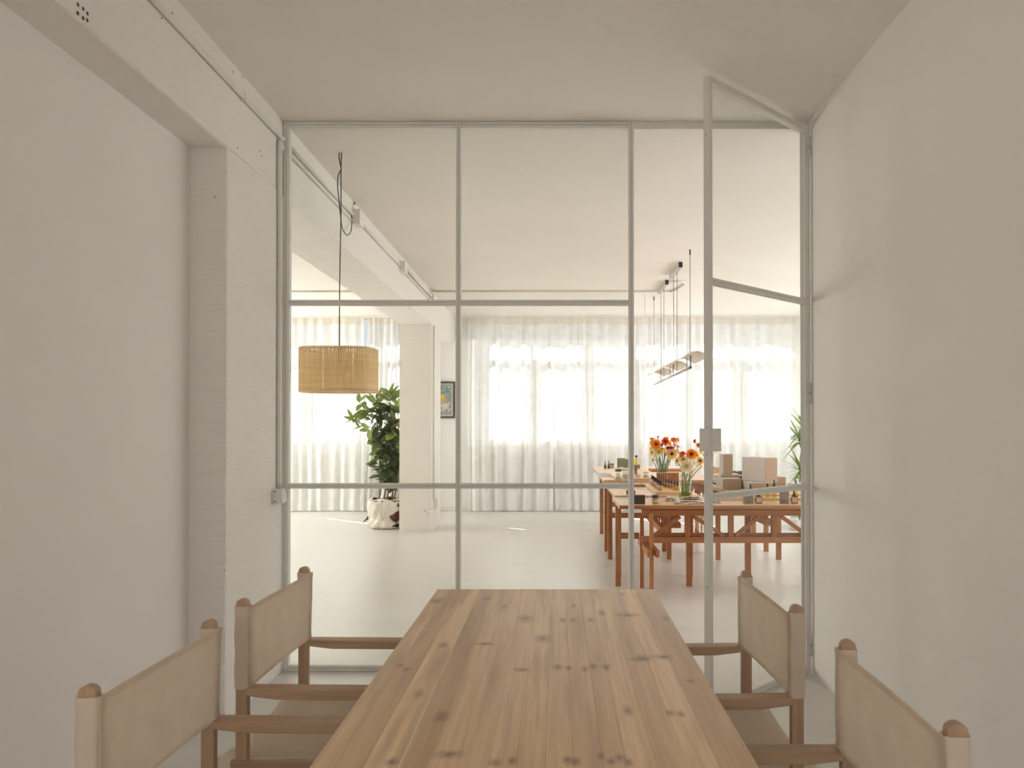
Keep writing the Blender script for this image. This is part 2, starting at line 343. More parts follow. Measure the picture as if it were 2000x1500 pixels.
# far wall with window openings
WIN = [(-6.35, -4.83), (-4.76, -3.26), (-3.225, -2.40), (-1.255, .295), (.345, 1.895), (1.945, 3.54)]
WZ0, WZ1, WZT = 1.215, 3.03, 2.445
mb = MB(); xs = [-8.15] + [e for w_ in WIN for e in w_] + [4.78]
for i in range(0, len(xs), 2): mb.box(xs[i], xs[i+1], YF, YF+.06, 0, H)
for a, b_ in WIN: mb.box(a, b_, YF, YF+.06, 0, WZ0); mb.box(a, b_, YF, YF+.06, WZ1, H)
struct(mb.build('wall_far', 'hall_plaster'), 'white wall with a row of windows at the far end of the hall', 'wall')
bbn = 0
for (a, b_, nm) in ((-2.02, -1.22, 'pier between the windows'),):
    struct(MB().box(-1.985, -1.30, YF-.012, YF, 0, .07).build('baseboard_far', 'pvc_white', bevel=.003), 'low skirting board on the white pier between the windows', 'baseboard')
for i, (a, b_) in enumerate(WIN):
    lab = ['leftmost curtained window of the hall far wall', 'curtained window behind the bamboo pendant lamp', 'narrow curtained window behind the rubber plant',
           'curtained window just right of the white pier', 'curtained window behind the flower bouquets', 'rightmost curtained window behind the open glass door'][i]
    t = thing('window_%d' % (i+2), lab, 'window', ((a+b_)/2, YF+.03, WZ0), kind='structure')
    hw = (b_-a)/2; zt = WZ1-WZ0; zr = WZT-WZ0
    mb = MB(); fw = .025
    mb.box(-hw, -hw+fw, -.02, .025, 0, zt); mb.box(hw-fw, hw, -.02, .025, 0, zt); mb.box(-hw+fw, hw-fw, -.02, .025, 0, fw); mb.box(-hw+fw, hw-fw, -.02, .025, zt-fw, zt)
    mb.box(-hw+fw, hw-fw, -.02, .025, zr-.04, zr+.04); mb.box(-.07, -.026, -.02, .025, zr+.04, zt-fw); mb.box(-.11, .014, -.02, .025, fw, zr-.04)
    mb.build('window_frame', 'window_paint', t)
    for (x0, x1, z0, z1) in ((-hw+fw, -.11, fw, zr-.04), (.014, hw-fw, fw, zr-.04), (-hw+fw, -.07, zr+.04, zt-fw), (-.026, hw-fw, zr+.04, zt-fw)):
        MB().box(x0, x1, 0, .005, z0, z1).build('pane', 'window_glass', t)
    MB().tube(catmull([(-.09, -.02, .66), (-.09, -.055, .66), (-.14, -.06, .64), (-.15, -.06, .54)], 5), .01, 8).build('window_handle', 'pvc_white', t, True)

# ------------------------------------------------------------------ glazed partition
X0 = bx(YP)
VB = [X0, -.541, .417]           # left edge, mullion, mullion
TZ = [0, 1.0195, 2.036, H]
part = thing('wall_partition', 'pale grey steel framed glass partition between meeting room and hall', 'partition', (0, YP, 0), kind='structure')
BW = .029
def fbar(x0, x1, z0, z1, name='frame_bar', par=part, groove=None):
    o = MB().box(x0, x1, -.012, .028, z0, z1).build(name, 'frame_paint', par, bevel=.0012)
    for g in groove or []:
        MB().box(g[0], g[1], -.017, -.012, g[2], g[3]).build('glazing_bead', 'frame_paint', o, bevel=.001)
    return o
h_ = BW/2
fbar(X0, X0+.035, 0, H, groove=[(X0+.002, X0+.015, 0, H), (X0+.018, X0+.033, 0, H)])
for x in VB[1:]: fbar(x-h_, x+h_, 0, H, groove=[(x-h_+.0005, x-.0015, 0, H), (x+.0015, x+h_-.0005, 0, H)])
fbar(XR-.022, XR, 0, H, 'door_jamb')
cols = [(X0+.035, VB[1]-h_), (VB[1]+h_, VB[2]-h_)]
for (a, b_) in cols:
    fbar(a, b_, 0, .032, groove=[(a, b_, .001, .015), (a, b_, .018, .031)])
    fbar(a, b_, H-.034, H, groove=[(a, b_, H-.033, H-.019), (a, b_, H-.016, H-.002)])
    for z in TZ[1:3]: fbar(a, b_, z-h_, z+h_, groove=[(a, b_, z-h_+.0005, z-.0015), (a, b_, z+.0015, z+h_-.0005)])
    for z0, z1 in ((.032, TZ[1]-h_), (TZ[1]+h_, TZ[2]-h_), (TZ[2]+h_, H-.034)):
        MB().box(a, b_, .004, .010, z0, z1).build('pane', 'glass', part)
fbar(VB[2]+h_, XR-.022, H-.04, H, 'door_header')

# open glass door, hinged at the right
HX, HY = XR-.028, YP-.03
FX, FY = .705, 3.832
dang = math.atan2(FY-HY, FX-HX); DL = math.hypot(FX-HX, FY-HY)
door = thing('door_1', 'tall three-pane glass door standing open toward the meeting table', 'door', (HX, HY, 0), dang, kind='structure')
DZ0, DZ1, DT = .012, 3.0, .016
def dbar(x0, x1, z0, z1, name, y0=-DT, y1=DT): return MB().box(x0, x1, y0, y1, z0, z1).build(name, 'frame_paint', door, bevel=.0012)
SW = .028
dbar(0, SW, DZ0, DZ1, 'door_stile'); st = dbar(DL-SW, DL, DZ0, DZ1, 'door_stile')
dz = [DZ0, 1.02, 2.035, DZ1]
for z0_ in (DZ0, DZ1-.032):
    r = dbar(SW, DL-SW, z0_, z0_+.032, 'door_rail')
    for y in (-DT-.003, DT): MB().box(SW, DL-SW, y, y+.003, z0_+.001, z0_+.015).build('glazing_bead', 'frame_paint', r); MB().box(SW, DL-SW, y, y+.003, z0_+.018, z0_+.031).build('glazing_bead', 'frame_paint', r)
for z in dz[1:3]:
    r = dbar(SW, DL-SW, z-.015, z+.015, 'door_rail')
    for y in (-DT-.003, DT): MB().box(SW, DL-SW, y, y+.003, z+.002, z+.014).build('glazing_bead', 'frame_paint', r); MB().box(SW, DL-SW, y, y+.003, z-.014, z-.002).build('glazing_bead', 'frame_paint', r)
for z0, z1 in ((DZ0+.032, dz[1]-.015), (dz[1]+.015, dz[2]-.015), (dz[2]+.015, DZ1-.032)):
    MB().box(SW, DL-SW, -.003, .003, z0, z1).build('pane', 'glass', door)
for z in (2.89, 1.53, .15):
    hg = MB().tube([(-.012, DT+.004, z-.058), (-.012, DT+.004, z-.003)], .0105, 12).build('hinge', 'frame_paint', door, True)
    MB().tube([(-.012, DT+.004, z+.003), (-.012, DT+.004, z+.058)], .0105, 12).build('hinge_knuckle', 'frame_paint', hg, True)
    MB().tube([(-.012, DT+.004, z-.004), (-.012, DT+.004, z+.004)], .007, 10).build('hinge_pin', 'steel', hg, True)
for sgn, L in ((1, .027), (-1, .028)):
    y0, y1 = sorted((sgn*DT, sgn*(DT+L)))
    hd_ = MB().box(DL-.012, DL-.004, y0, y1, 1.235, 1.342).build('pull_plate', 'frame_paint', door, bevel=.001)
    e = sgn*(DT+L)
    a, b_ = sorted((e, e-sgn*.003)); MB().box(DL-.055, DL-.012, a, b_, 1.235, 1.342).build('return_lip', 'frame_paint', hd_)
for z in (2.72, 1.345, 1.22, 1.07, 2.15, .6): MB().tube([(DL-.001, 0, z), (DL+.0006, 0, z)], .0028, 8).build('screw_hole', 'dark_hole', st)

# ------------------------------------------------------------------ conduits and electrical boxes
ZP = 2.925
def pipe(name, pts, r, label, mat='pipe_paint', cat='conduit'):
    return tag(MB().tube(pts, r, 10).build(name, mat, None, True), label, cat)
nearpipe = pipe('conduit_pipe', [(bx(y)+.013, y, ZP) for y in (-2.38, 0, 2, 4.48)], .0125, 'white painted conduit along the beam on the meeting room side')
for y in (2.24, 2.93, 3.9):
    MB().box(bx(y), bx(y)+.026, y-.008, y+.008, ZP-.019, ZP+.016).build('pipe_clip', 'pipe_paint', nearpipe, bevel=.002)
pipe('conduit_pipe', catmull([(bx(4.4)+.004, 4.495, ZP-.045), (bx(4.4)+.014, 4.45, ZP-.047), (bx(4.4)+.014, 4.425, ZP-.09), (bx(4.4)+.014, 4.43, 2.2), (bx(4.4)+.014, 4.43, 1.5), (bx(4.4)+.014, 4.43, 1.018)], 8), .0125,
     'white vertical conduit dropping down the column to the switch box')
sw = thing('switch_box', 'small white surface switch box on the column by the glass partition', 'switch', (bx(4.4), 4.41, .935))
MB().box(0, .042, -.045, .04, 0, .082).build('box_body', 'pvc_white', sw, bevel=.003)
MB().add([(.042,-.035,.008),(.042,.034,.008),(.042,.034,.074),(.042,-.035,.074),(.050,-.035,.01),(.056,.034,.01),(.048,.034,.072),(.046,-.035,.072)],
    [(4,5,6,7),(0,1,5,4),(1,2,6,5),(2,3,7,6),(3,0,4,7)]).build('rocker', 'pvc_white', sw)
for z in (.012, .066): MB().box(.008, .022, -.0455, -.044, z, z+.004).build('slot', 'dark_grey', sw)
pipe('conduit_pipe', [(bx(y)+.013, y, ZP) for y in (4.60, 5.4, 6.1)], .0125, 'white conduit on the beam between glass partition and first junction box')
pipe('conduit_pipe', [(bx(y)+.010, y, ZP-.045) for y in (4.60, 5.4, 6.14)], .006, 'thin white cable below the conduit near the glass partition')
def jbox(y, label, s=.06, z=ZP):
    t = thing('junction_box', label, 'junction box', (bx(y), y, z-.06))
    MB().box(0, .05, -s, s, 0, .115).build('box_body', 'pvc_white', t, bevel=.003)
    MB().box(.05, .056, -s-.003, s+.003, -.003, .118).build('cover', 'pvc_white', t, bevel=.002); return t
jbox(6.20, 'white junction box on the beam where the black lamp cord ends'); jbox(8.16, 'white junction box midway along the beam in the hall')
jbox(10.22, 'small white junction box at the beam end above the column', .05, ZP+.03)
pipe('conduit_pipe', [(bx(y)+.013, y, ZP) for y in (6.26, 7.2, 8.11)], .0125, 'white conduit on the beam between the two junction boxes')
pipe('conduit_pipe', [(bx(y)+.018, y, ZP+.03) for y in (8.22, 9.2, 10.17)], .02, 'thick white conduit on the beam behind the second junction box')
pipe('conduit_pipe', [(bx(y)+.012, y, ZP-.02) for y in (8.22, 9.2, 10.17)], .01, 'thin white conduit under the thick one near the beam end')
pipe('conduit_pipe', [(-8, 10.3, H-.012), (-5, 10.3, H-.012), (-1.995, 10.3, H-.012)], .011, 'ceiling conduit left of the concrete beam')
pr = [(bx(10.3)+.02, 10.3, H-.012), (0, 10.3, H-.012), (1.36, 10.3, H-.012), (1.46, 10.25, H-.012), (1.5, 10.1, H-.012), (1.535, 9.75, H-.012), (1.50, 9.62, H-.012), (1.42, 9.58, H-.012), (1.31, 9.58, H-.012)]
pipe('conduit_pipe', [pr[0]] + catmull(pr[1:], 6), .012, 'ceiling conduit looping to the linear pendant in the hall')
pipe('conduit_pipe', [(-1.573+.013, 10.47, z) for z in (.40, 1.5, 2.62)], .010, 'white conduit running down the side of the hall column')
so = thing('wall_socket', 'white surface socket low on the side of the hall column', 'socket', (-1.573, 10.55, .275))
MB().box(0, .05, -.055, .055, 0, .125).build('box_body', 'pvc_white', so, bevel=.004)
for z in (.035, .09): MB().tube([(.05, 0, z), (.054, 0, z)], .02, 14).build('socket_face', 'stoneware', so)

# ------------------------------------------------------------------ curtains
def curtain(x0, x1, label, seed, lam=.17, amp=.035, z1=3.02, taper=0.0, top=(0, 0), puddle=0, z0=.012):
    rnd = random.Random(seed); L = x1-x0; nx = max(40, int(L*75)); nz = 22
    ph = [rnd.uniform(0, 2*PI) for _ in range(5)]; t = thing('curtain', label, 'curtain', ((x0+x1)/2, YF-.12, 0), group='sheer curtains along the far windows')
    # irregular pleat spacing
    warp = [rnd.uniform(-.35, .35) for _ in range(40)]
    def fold(u, v):
        x = u*L; k = x/lam; i = int(k); fr = k-i; wv = warp[i % 40]*(1-fr)+warp[(i+1) % 40]*fr
        a = amp*(.55+.6*abs(math.sin(1.3*k+ph[0]))) * (.55+.45*min(1, (1-v)*3+.25))
        return a*math.sin(2*PI*(k+wv)+.5*math.sin(v*2.2+ph[1]+k*.4)) + .012*math.sin(2*PI*k*.37+ph[2]) + .006*math.sin(v*5+k*2+ph[3])
    def pt(u, v):
        z = z0+(z1-.095-z0)*v
        xx = x0+u*L + top[0]*v*(1-u) + top[1]*v*u + .012*math.sin(v*3+ph[4]+u*9)*(1-v)
        yy = fold(u, v)
        if puddle and v < .08: yy -= puddle*(1-v/.08)*(.6+.4*math.sin(u*7)); 
        return (xx-(x0+x1)/2, yy, z)
    MB().grid(pt, nx, nz).build('curtain_fabric', 'curtain', t, True)
    def hp(u, v): return (x0+u*L+top[0]*(1-u)+top[1]*u-(x0+x1)/2, fold(u, 1)*.55+.003, z1-.105+.105*v)
    MB().grid(hp, nx, 3).build('curtain_header', 'curtain_header', t, True)
    return t
curtain(-8.0, -4.425, 'leftmost sheer curtain of the far wall', 1)
curtain(-4.395, -3.0, 'sheer white curtain behind the bamboo pendant lamp', 2, .16, .022, puddle=.05, top=(0, 0))
curtain(-3.03, -2.06, 'bunched sheer curtain behind the rubber plant', 3, .11, .045, top=(.10, 0))
curtain(-1.37, -.045, 'sheer curtain just right of the white pier', 4, .19, .035, top=(0, .03))
curtain(.0, 1.275, 'sheer curtain left of the bouquets behind the long tables', 5, .17, .034, top=(-.03, 0))
curtain(1.262, 2.42, 'sheer curtain behind the flower bouquets', 6, .15, .04)
curtain(2.45, 3.735, 'rightmost sheer curtain seen through the open glass door', 7, .19, .032)
tag(MB().box(-8.0, 3.78, YF-.14, YF-.10, 3.022, H).build('curtain_rail', 'pvc_white'), 'slim white curtain track along the ceiling at the far wall', 'curtain rail')

# ------------------------------------------------------------------ framed picture on the pier
pc = at(872, 780, YF-.02)
fr = thing('picture_frame', 'dark framed photograph on the white pier beside the column', 'picture', (-1.80, YF-.004, 1.455))
mb = MB(); Wd, Hd = .21, .575
for (a, b_, c_, d_) in ((-Wd, -Wd+.03, 0, Hd), (Wd-.03, Wd, 0, Hd), (-Wd+.03, Wd-.03, 0, .03), (-Wd+.03, Wd-.03, Hd-.03, Hd)): mb.box(a, b_, -.03, 0, c_, d_)
mb.build('frame', 'dark_grey', fr); MB().box(-Wd+.03, Wd-.03, -.014, -.004, .03, Hd-.03).build('mat_board', 'stoneware', fr)
m, nt, b = newmat('print')
v = coords(nt); sep = nt.nodes.new('ShaderNodeSeparateXYZ'); nt.links.new(v, sep.inputs[0])
leaf = ramp(nt, noise(nt, v, 28, 5, .7), [(.38, (.16, .22, .19)), (.52, (.32, .40, .36)), (.66, (.62, .70, .66))])
low = ramp(nt, noise(nt, v, 18, 4), [(.4, (.34, .32, .29)), (.6, (.72, .69, .64))])
zr = ramp(nt, sep.outputs[2], [(.22, (0, 0, 0)), (.30, (1, 1, 1))])
base = mixc(nt, zr, low, leaf)
def blob(cx, cz, rx, rz, col, base, nz=.5):
    rx *= 1.7; rz *= 1.7
    mp = nt.nodes.new('ShaderNodeMapping'); mp.inputs['Location'].default_value = (-cx/rx, 0, -cz/rz); mp.inputs['Scale'].default_value = (1/rx, 0, 1/rz)
    nt.links.new(v, mp.inputs[0]); ln = nt.nodes.new('ShaderNodeVectorMath'); ln.operation = 'LENGTH'; nt.links.new(mp.outputs[0], ln.inputs[0])
    ad = nt.nodes.new('ShaderNodeMath'); ad.operation = 'MULTIPLY_ADD'; ad.inputs[1].default_value = nz*2; nt.links.new(noise(nt, v, 40), ad.inputs[0]); nt.links.new(ln.outputs['Value'], ad.inputs[2])
    return mixc(nt, ramp(nt, ad.outputs[0], [(.72, (1, 1, 1)), (.95, (0, 0, 0))]), base, col)
base = blob(.06, .19, .10, .08, (.80, .77, .71), base); base = blob(.02, .30, .07, .10, (.80, .45, .16), base); base = blob(.01, .35, .05, .05, (.78, .62, .12), base)
base = blob(.13, .18, .02, .05, (.25, .2, .17), base); base = blob(.08, .13, .03, .02, (.2, .18, .16), base)
nt.links.new(base, b.inputs['Base Color'])
MB().box(-Wd+.05, Wd-.05, -.016, -.014, .05, Hd-.05).build('photo_print', 'print', fr)
MB().box(-Wd+.03, Wd-.03, -.022, -.020, .03, Hd-.03).build('pane', 'window_glass', fr)

# ------------------------------------------------------------------ meeting table
TX0, TX1, TY0, TY1, TZT = -.44, .362, 1.22, 3.046, .75
m, nt, b = newmat('pine_top')
v = coords(nt); oi = nt.nodes.new('ShaderNodeObjectInfo')
mul = nt.nodes.new('ShaderNodeMath'); mul.operation = 'MULTIPLY'; mul.inputs[1].default_value = 31; nt.links.new(oi.outputs['Random'], mul.inputs[0])
mp = nt.nodes.new('ShaderNodeMapping'); mp.inputs['Scale'].default_value = (26, 1.1, 10); nt.links.new(v, mp.inputs[0])
ad = nt.nodes.new('ShaderNodeVectorMath'); ad.operation = 'ADD'; nt.links.new(mp.outputs[0], ad.inputs[0]); nt.links.new(mul.outputs[0], ad.inputs[1])
g1 = noise(nt, ad.outputs[0], 1.2, 5, .6)
mp2 = nt.nodes.new('ShaderNodeMapping'); mp2.inputs['Scale'].default_value = (150, 2.4, 10); nt.links.new(v, mp2.inputs[0])
ad2 = nt.nodes.new('ShaderNodeVectorMath'); ad2.operation = 'ADD'; nt.links.new(mp2.outputs[0], ad2.inputs[0]); nt.links.new(mul.outputs[0], ad2.inputs[1])
g2 = noise(nt, ad2.outputs[0], 1.0, 4, .6)
c = ramp(nt, g1, [(.28, (.62, .40, .22)), (.5, (.80, .54, .30)), (.72, (.90, .66, .41))])
c = mixc(nt, .30, c, ramp(nt, g2, [(.35, (.55, .34, .18)), (.65, (.88, .67, .44))]))
c = mixc(nt, 1.0, c, ramp(nt, oi.outputs['Random'], [(0, (.76, .71, .65)), (.5, (.97, .95, .92)), (1, (1.14, 1.14, 1.12))]), 'MULTIPLY')
mp3 = nt.nodes.new('ShaderNodeMapping'); mp3.inputs['Scale'].default_value = (30, 2.2, 3); nt.links.new(v, mp3.inputs[0])
ad3 = nt.nodes.new('ShaderNodeVectorMath'); ad3.operation = 'ADD'; nt.links.new(mp3.outputs[0], ad3.inputs[0]); nt.links.new(mul.outputs[0], ad3.inputs[1])
c = mixc(nt, ramp(nt, noise(nt, ad3.outputs[0], .7, 2), [(.50, (0, 0, 0)), (.68, (.62, .62, .62))]), c, (.47, .29, .165))
wob = noise(nt, v, 26, 3)
KN = [(560,75,18,7),(782,65,12,6),(948,152,22,9),(1022,238,26,9),(590,266,13,8),(430,370,14,6),(405,355,8,4),(482,480,16,10),(582,575,22,13),(368,772,16,9),(615,740,42,7),
      (818,775,18,10),(890,770,14,7),(1088,362,13,8),(1134,366,10,7),(1205,370,11,7),(1243,360,11,8),(1298,362,12,8),(1110,158,8,6),(1156,158,10,6),(1230,158,9,5),(1280,127,11,6),
      (1130,765,14,8),(1165,772,12,7),(1275,748,10,8),(1320,770,12,8),(1356,755,11,7),(1395,775,12,8),(1392,550,16,12),(1575,563,14,8),(1622,566,12,7),(1455,325,34,8),(1545,318,24,7),
      (1555,150,11,6),(930,373,22,4),(770,260,28,4),(855,100,4,7),(1155,95,4,5),(1368,45,5,4),(1390,135,34,5),(1665,422,7,4)]
for (kx, ky, rw, rh) in KN:
    p = onz(600+kx*.45, 1140+ky*.45, TZT); s_ = p.y/F_PX
    rx = max(.010, rw*.75*s_); q = onz(600+kx*.45, 1140+(ky+rh)*.45, TZT); ry = max(.02, 2.0*abs(p.y-q.y))
    mpk = nt.nodes.new('ShaderNodeMapping'); mpk.inputs['Location'].default_value = (-p.x/rx, -p.y/ry, 0); mpk.inputs['Scale'].default_value = (1/rx, 1/ry, 0)
    nt.links.new(v, mpk.inputs[0]); ln = nt.nodes.new('ShaderNodeVectorMath'); ln.operation = 'LENGTH'; nt.links.new(mpk.outputs[0], ln.inputs[0])
    a_ = nt.nodes.new('ShaderNodeMath'); a_.operation = 'MULTIPLY_ADD'; a_.inputs[1].default_value = 1.3; nt.links.new(wob, a_.inputs[0]); nt.links.new(ln.outputs['Value'], a_.inputs[2])
    hf = nt.nodes.new('ShaderNodeMath'); hf.operation = 'MULTIPLY'; hf.inputs[1].default_value = .5; nt.links.new(a_.outputs[0], hf.inputs[0])
    c = mixc(nt, ramp(nt, hf.outputs[0], [(.30, (.88,)*3), (.52, (.50,)*3), (.95, (0, 0, 0))]), c, (.17, .08, .045))
nt.links.new(c, b.inputs['Base Color']); b.inputs['Roughness'].default_value = .36; b.inputs['Specular IOR Level'].default_value = .5
bump(nt, b, g2, .05, .002)
tb = thing('meeting_table', 'long solid pine meeting table with knotty glued staves in the foreground', 'table', (0, 0, 0))
sb = [TX0, -.398, -.345, -.281, -.232, -.178, -.122, -.072, -.019, .032, .085, .127, .182, .236, .292, TX1]
for a, b_ in zip(sb[:-1], sb[1:]):
    MB().box(a, b_, TY0, TY1, TZT-.03, TZT).build('stave', 'pine_top', tb, bevel=.0006)
MB().box(-.2822, -.2800, TY0+.01, TY1-.005, TZT-.002, TZT+.0003).build('joint_filler', 'pale_filler', tb)
# leg frame of the table (below the top)
for x in (TX0+.06, TX1-.06):
    for y in (TY0+.04, TY1-.10): MB().box(x-.03, x+.03, y-.03, y+.03, 0, TZT-.03).build('leg', 'beech_z', tb, bevel=.003)
for y in (TY0+.04, TY1-.10): MB().box(TX0+.09, TX1-.09, y-.015, y+.015, TZT-.11, TZT-.03).build('apron', 'beech_x', tb, bevel=.002)
for x in (TX0+.06, TX1-.06): MB().box(x-.012, x+.012, TY0+.13, TY1-.13, TZT-.11, TZT-.03).build('apron', 'beech_y', tb, bevel=.002)

# ------------------------------------------------------------------ director chairs
def director_chair(loc, rz, label):
    t = thing('director_chair', label, 'chair', loc, rz, 'canvas director chairs around the meeting table')
    HWY = .252
    for s in (-1, 1):
        y = s*HWY
        # upright with rounded tip (profile in x-z)
        pr = []; wx = .0165
        for k in range(9):
            a = PI*k/8; pr.append((wx*math.cos(a), .868+.014*math.sin(a)))
        outl = [(wx, .40)] + pr + [(-wx, .40)]
        vs = [(x_, y-.011, z_) for x_, z_ in outl] + [(x_, y+.011, z_) for x_, z_ in outl]; n = len(outl)
        fs = [tuple(range(n))[::-1], tuple(range(n, 2*n))] + [(k, (k+1) % n, n+(k+1) % n, n+k) for k in range(n)]
        MB().add(vs, fs).build('back_post', 'beech_z', t, bevel=.002)
        # arm rest: chamfered underside at the back
        ao = [(.015, .640), (.455, .640), (.47, .632), (.47, .618), (.455, .612), (.10, .612), (.045, .618), (.015, .622)]
        vs = [(x_, y-.026, z_) for x_, z_ in ao] + [(x_, y+.026, z_) for x_, z_ in ao]; n = len(ao)
        fs = [tuple(range(n))[::-1], tuple(range(n, 2*n))] + [(k, (k+1) % n, n+(k+1) % n, n+k) for k in range(n)]
        MB().add(vs, fs).build('arm_rest', 'beech_x', t, bevel=.003)
        MB().box(.41, .442, y-.011, y+.011, .40, .612).build('front_post', 'beech_z', t, bevel=.002)
        MB().box(-.03, .47, y-.014, y+.014, .405, .44).build('seat_rail', 'beech_x', t, bevel=.003)
        MB().box(-.02, .47, y-.014, y+.014, 0, .03).build('floor_runner', 'beech_x', t, bevel=.003)
    for x in (.03, .40):
        for s in (-1, 1):
            MB().bar((x+s*.012, -s*.245, .02), (x+s*.012, s*.245, .42), .02, .034, (1, 0, 0)).build('cross_leg', 'beech_y', t, bevel=.002)
    # back canvas with sleeves
    zb0, zb1 = .638, .862
    def sh(u, v):
        y = -HWY-.012+(2*HWY+.024)*u; c_ = 4*u*(1-u)
        return (.0225-.009*c_+.002*math.sin(v*3+u*5), y, zb0+(zb1-zb0)*v - .004*c_*v)
    bc = MB().grid(sh, 18, 8).build('back_canvas', 'canvas', t, True)
    for za, zb in ((0, .05), (.935, 1)):
        MB().grid(lambda u, v: tuple(a_+b2 for a_, b2 in zip(sh(u, za+(zb-za)*v), (.0016, 0, 0))), 18, 1).build('stitched_hem', 'canvas', bc, True)
    for s in (-1, 1):
        y = s*HWY
        def sl(u, v, s=s, y=y):
            a = 2*PI*u; e = 3.2
            cx, sy = math.cos(a), math.sin(a)
            k = (abs(cx)**e+abs(sy)**e)**(-1/e)
            r1 = .0215+.0012*math.sin(v*14+u*9); r2 = .0165
            return (cx*k*r1, y+sy*k*r2, zb0-.002+(zb1-zb0+.002)*v)
        MB().grid(sl, 28, 12).build('canvas_sleeve', 'canvas', bc, True)
    def se(u, v):
        x = -.065+.50*u; y = -.268+.536*v
        z = .452-.028*math.sin(PI*v)-.006*math.sin(PI*u)
        ed = max(0, abs(v-.5)-.46)/.04; y = max(-.262, min(.262, y))
        return (x, y, z-.036*ed**1.6)
    sc_ = MB().grid(se, 14, 36).build('seat_canvas', 'canvas', t, True)
    MB().box(-.045, .43, -.236, .236, .402, .414).build('woven_seat', 'wicker', t, bevel=.004)
    def hem(u, v): return (-.065-.006*math.sin(PI*v), -.262+.524*u, .449-.028*math.sin(PI*u)-.03*v)
    MB().grid(hem, 16, 3).build('seat_hem', 'canvas', sc_, True)
    return t
director_chair((-.857, 1.77, 0), math.radians(-1.0), 'canvas director chair at the front left, nearest the left wall')
director_chair((-.856, 2.517, 0), math.radians(-1.5), 'canvas director chair on the left beside the glass partition')
director_chair((.632, 2.442, 0), PI+math.radians(2.0), 'canvas director chair on the right in front of the open glass door')
director_chair((.648, 1.582, 0), PI+math.radians(-.5), 'canvas director chair at the front right, nearest the right wall')

# ------------------------------------------------------------------ bamboo pendant lamp
LY = 5.04; lp = at(664, 295, LY)
LX = lp.x; ZT = at(664, 681, LY).z; ZBm = at(664, 767, LY).z
lamp = thing('pendant_lamp', 'bamboo slat pendant lamp hanging from a black cord behind the glass', 'lamp', (LX, LY, ZBm))
HS = ZT-ZBm; RL = .224
def sq(a, r=RL, e=3.6):
    cx, sy = math.cos(a), math.sin(a); k = (abs(cx)**e+abs(sy)**e)**(-1/e)
    return Vector((cx*k*r, sy*k*r*.9, 0))
# slats
N = 210; tot = 0; pts = [sq(2*PI*i/4000) for i in range(4000)]; cum = [0]
for i in range(4000): cum.append(cum[-1]+(pts[(i+1) % 4000]-pts[i]).length)
mb = MB(); j = 0; rnd = random.Random(11)
for i in range(N):
    tgt = cum[-1]*i/N
    while cum[j+1] < tgt: j += 1
    p = pts[j]; d = (pts[(j+8) % 4000]-pts[j-8]).normalized(); nrm = Vector((d.y, -d.x, 0))
    wdt = cum[-1]/N*rnd.choice((.90, .95, .97, .97, .98, .98)); lean = rnd.uniform(-.0012, .0012)
    a = p-d*wdt/2; b_ = p+d*wdt/2; t_ = nrm*.0012
    bow = t_*rnd.uniform(.2, 1)
    mb.add([a, p+bow, b_, a+d*lean+Vector((0, 0, HS)), p+bow+d*lean+Vector((0, 0, HS)), b_+d*lean+Vector((0, 0, HS))], [(0, 1, 4, 3), (1, 2, 5, 4)])
shade = mb.build('shade_slats', 'bamboo', lamp, kind='stuff')
for k in range(8):
    z = HS*(.02+.96*k/7)
    MB().tube([sq(2*PI*i/72, RL+.0022)+Vector((0, 0, z)) for i in range(73)], .0017, 5, False).build('binding_thread', 'thread', lamp, True)
MB().tube([sq(2*PI*i/72, RL-.005)+Vector((0, 0, HS-.012)) for i in range(73)], .003, 6, False).build('shade_ring', 'steel', lamp, True)
MB().tube([sq(2*PI*i/72, RL-.005)+Vector((0, 0, .012)) for i in range(73)], .003, 6, False).build('shade_ring', 'steel', lamp, True)
for a in (0, PI/2): MB().tube([sq(a, RL-.005)+Vector((0, 0, HS-.012)), sq(a+PI, RL-.005)+Vector((0, 0, HS-.012))], .0025, 6).build('spider_bar', 'steel', lamp)
MB().lathe([(.014, HS-.09), (.02, HS-.085), (.02, HS-.02), (.012, HS-.01), (.012, HS+.018)], 14).build('lamp_holder', 'dark_grey', lamp, True)
MB().lathe([(.012, HS-.18), (.028, HS-.165), (.034, HS-.14), (.028, HS-.115), (.014, HS-.09)], 16).build('bulb', 'stoneware', lamp, True)
z6 = lambda x, y, Y: at(550+x/4.411, 270+y/4.411, Y)
cordp = [Vector((LX, LY, ZT+.01)), Vector((LX, LY, 2.2)), z6(511, 700, LY), z6(512, 300, LY), z6(516, 150, LY), z6(520, 124, LY+.01), z6(505, 118, LY+.01), z6(494, 150, LY+.01), z6(503, 215, LY+.012), z6(512, 268, LY+.015),
         z6(490, 315, LY+.02), z6(482, 400, LY+.03), z6(493, 520, LY+.05), z6(506, 650, LY+.10), z6(522, 770, LY+.25), z6(563, 835, 5.6), z6(600, 790, 5.95), z6(604, 650, 6.12), z6(614, 575, 6.16), z6(628, 553, 6.18), z6(634, 572, 6.19)]
cordp = [p - Vector((LX, LY, ZBm)) for p in cordp]
MB().tube(catmull(cordp, 8), .0034, 7).build('power_cord', 'cable_black', lamp, True)
MB().tube(catmull([(0, 0, H-ZBm), (0, 0, z6(516, 110, LY).z-ZBm+.01), (.012, 0, z6(516, 120, LY).z-ZBm), (0, 0, z6(516, 128, LY).z-ZBm), (-.012, 0, z6(516, 118, LY).z-ZBm)], 6), .0025, 6).build('ceiling_hook', 'steel', lamp, True)
MB().lathe([(.014, 0), (.014, .004)], 12, (0, 0, H-ZBm-.004)).build('hook_plate', 'pvc_white', lamp)

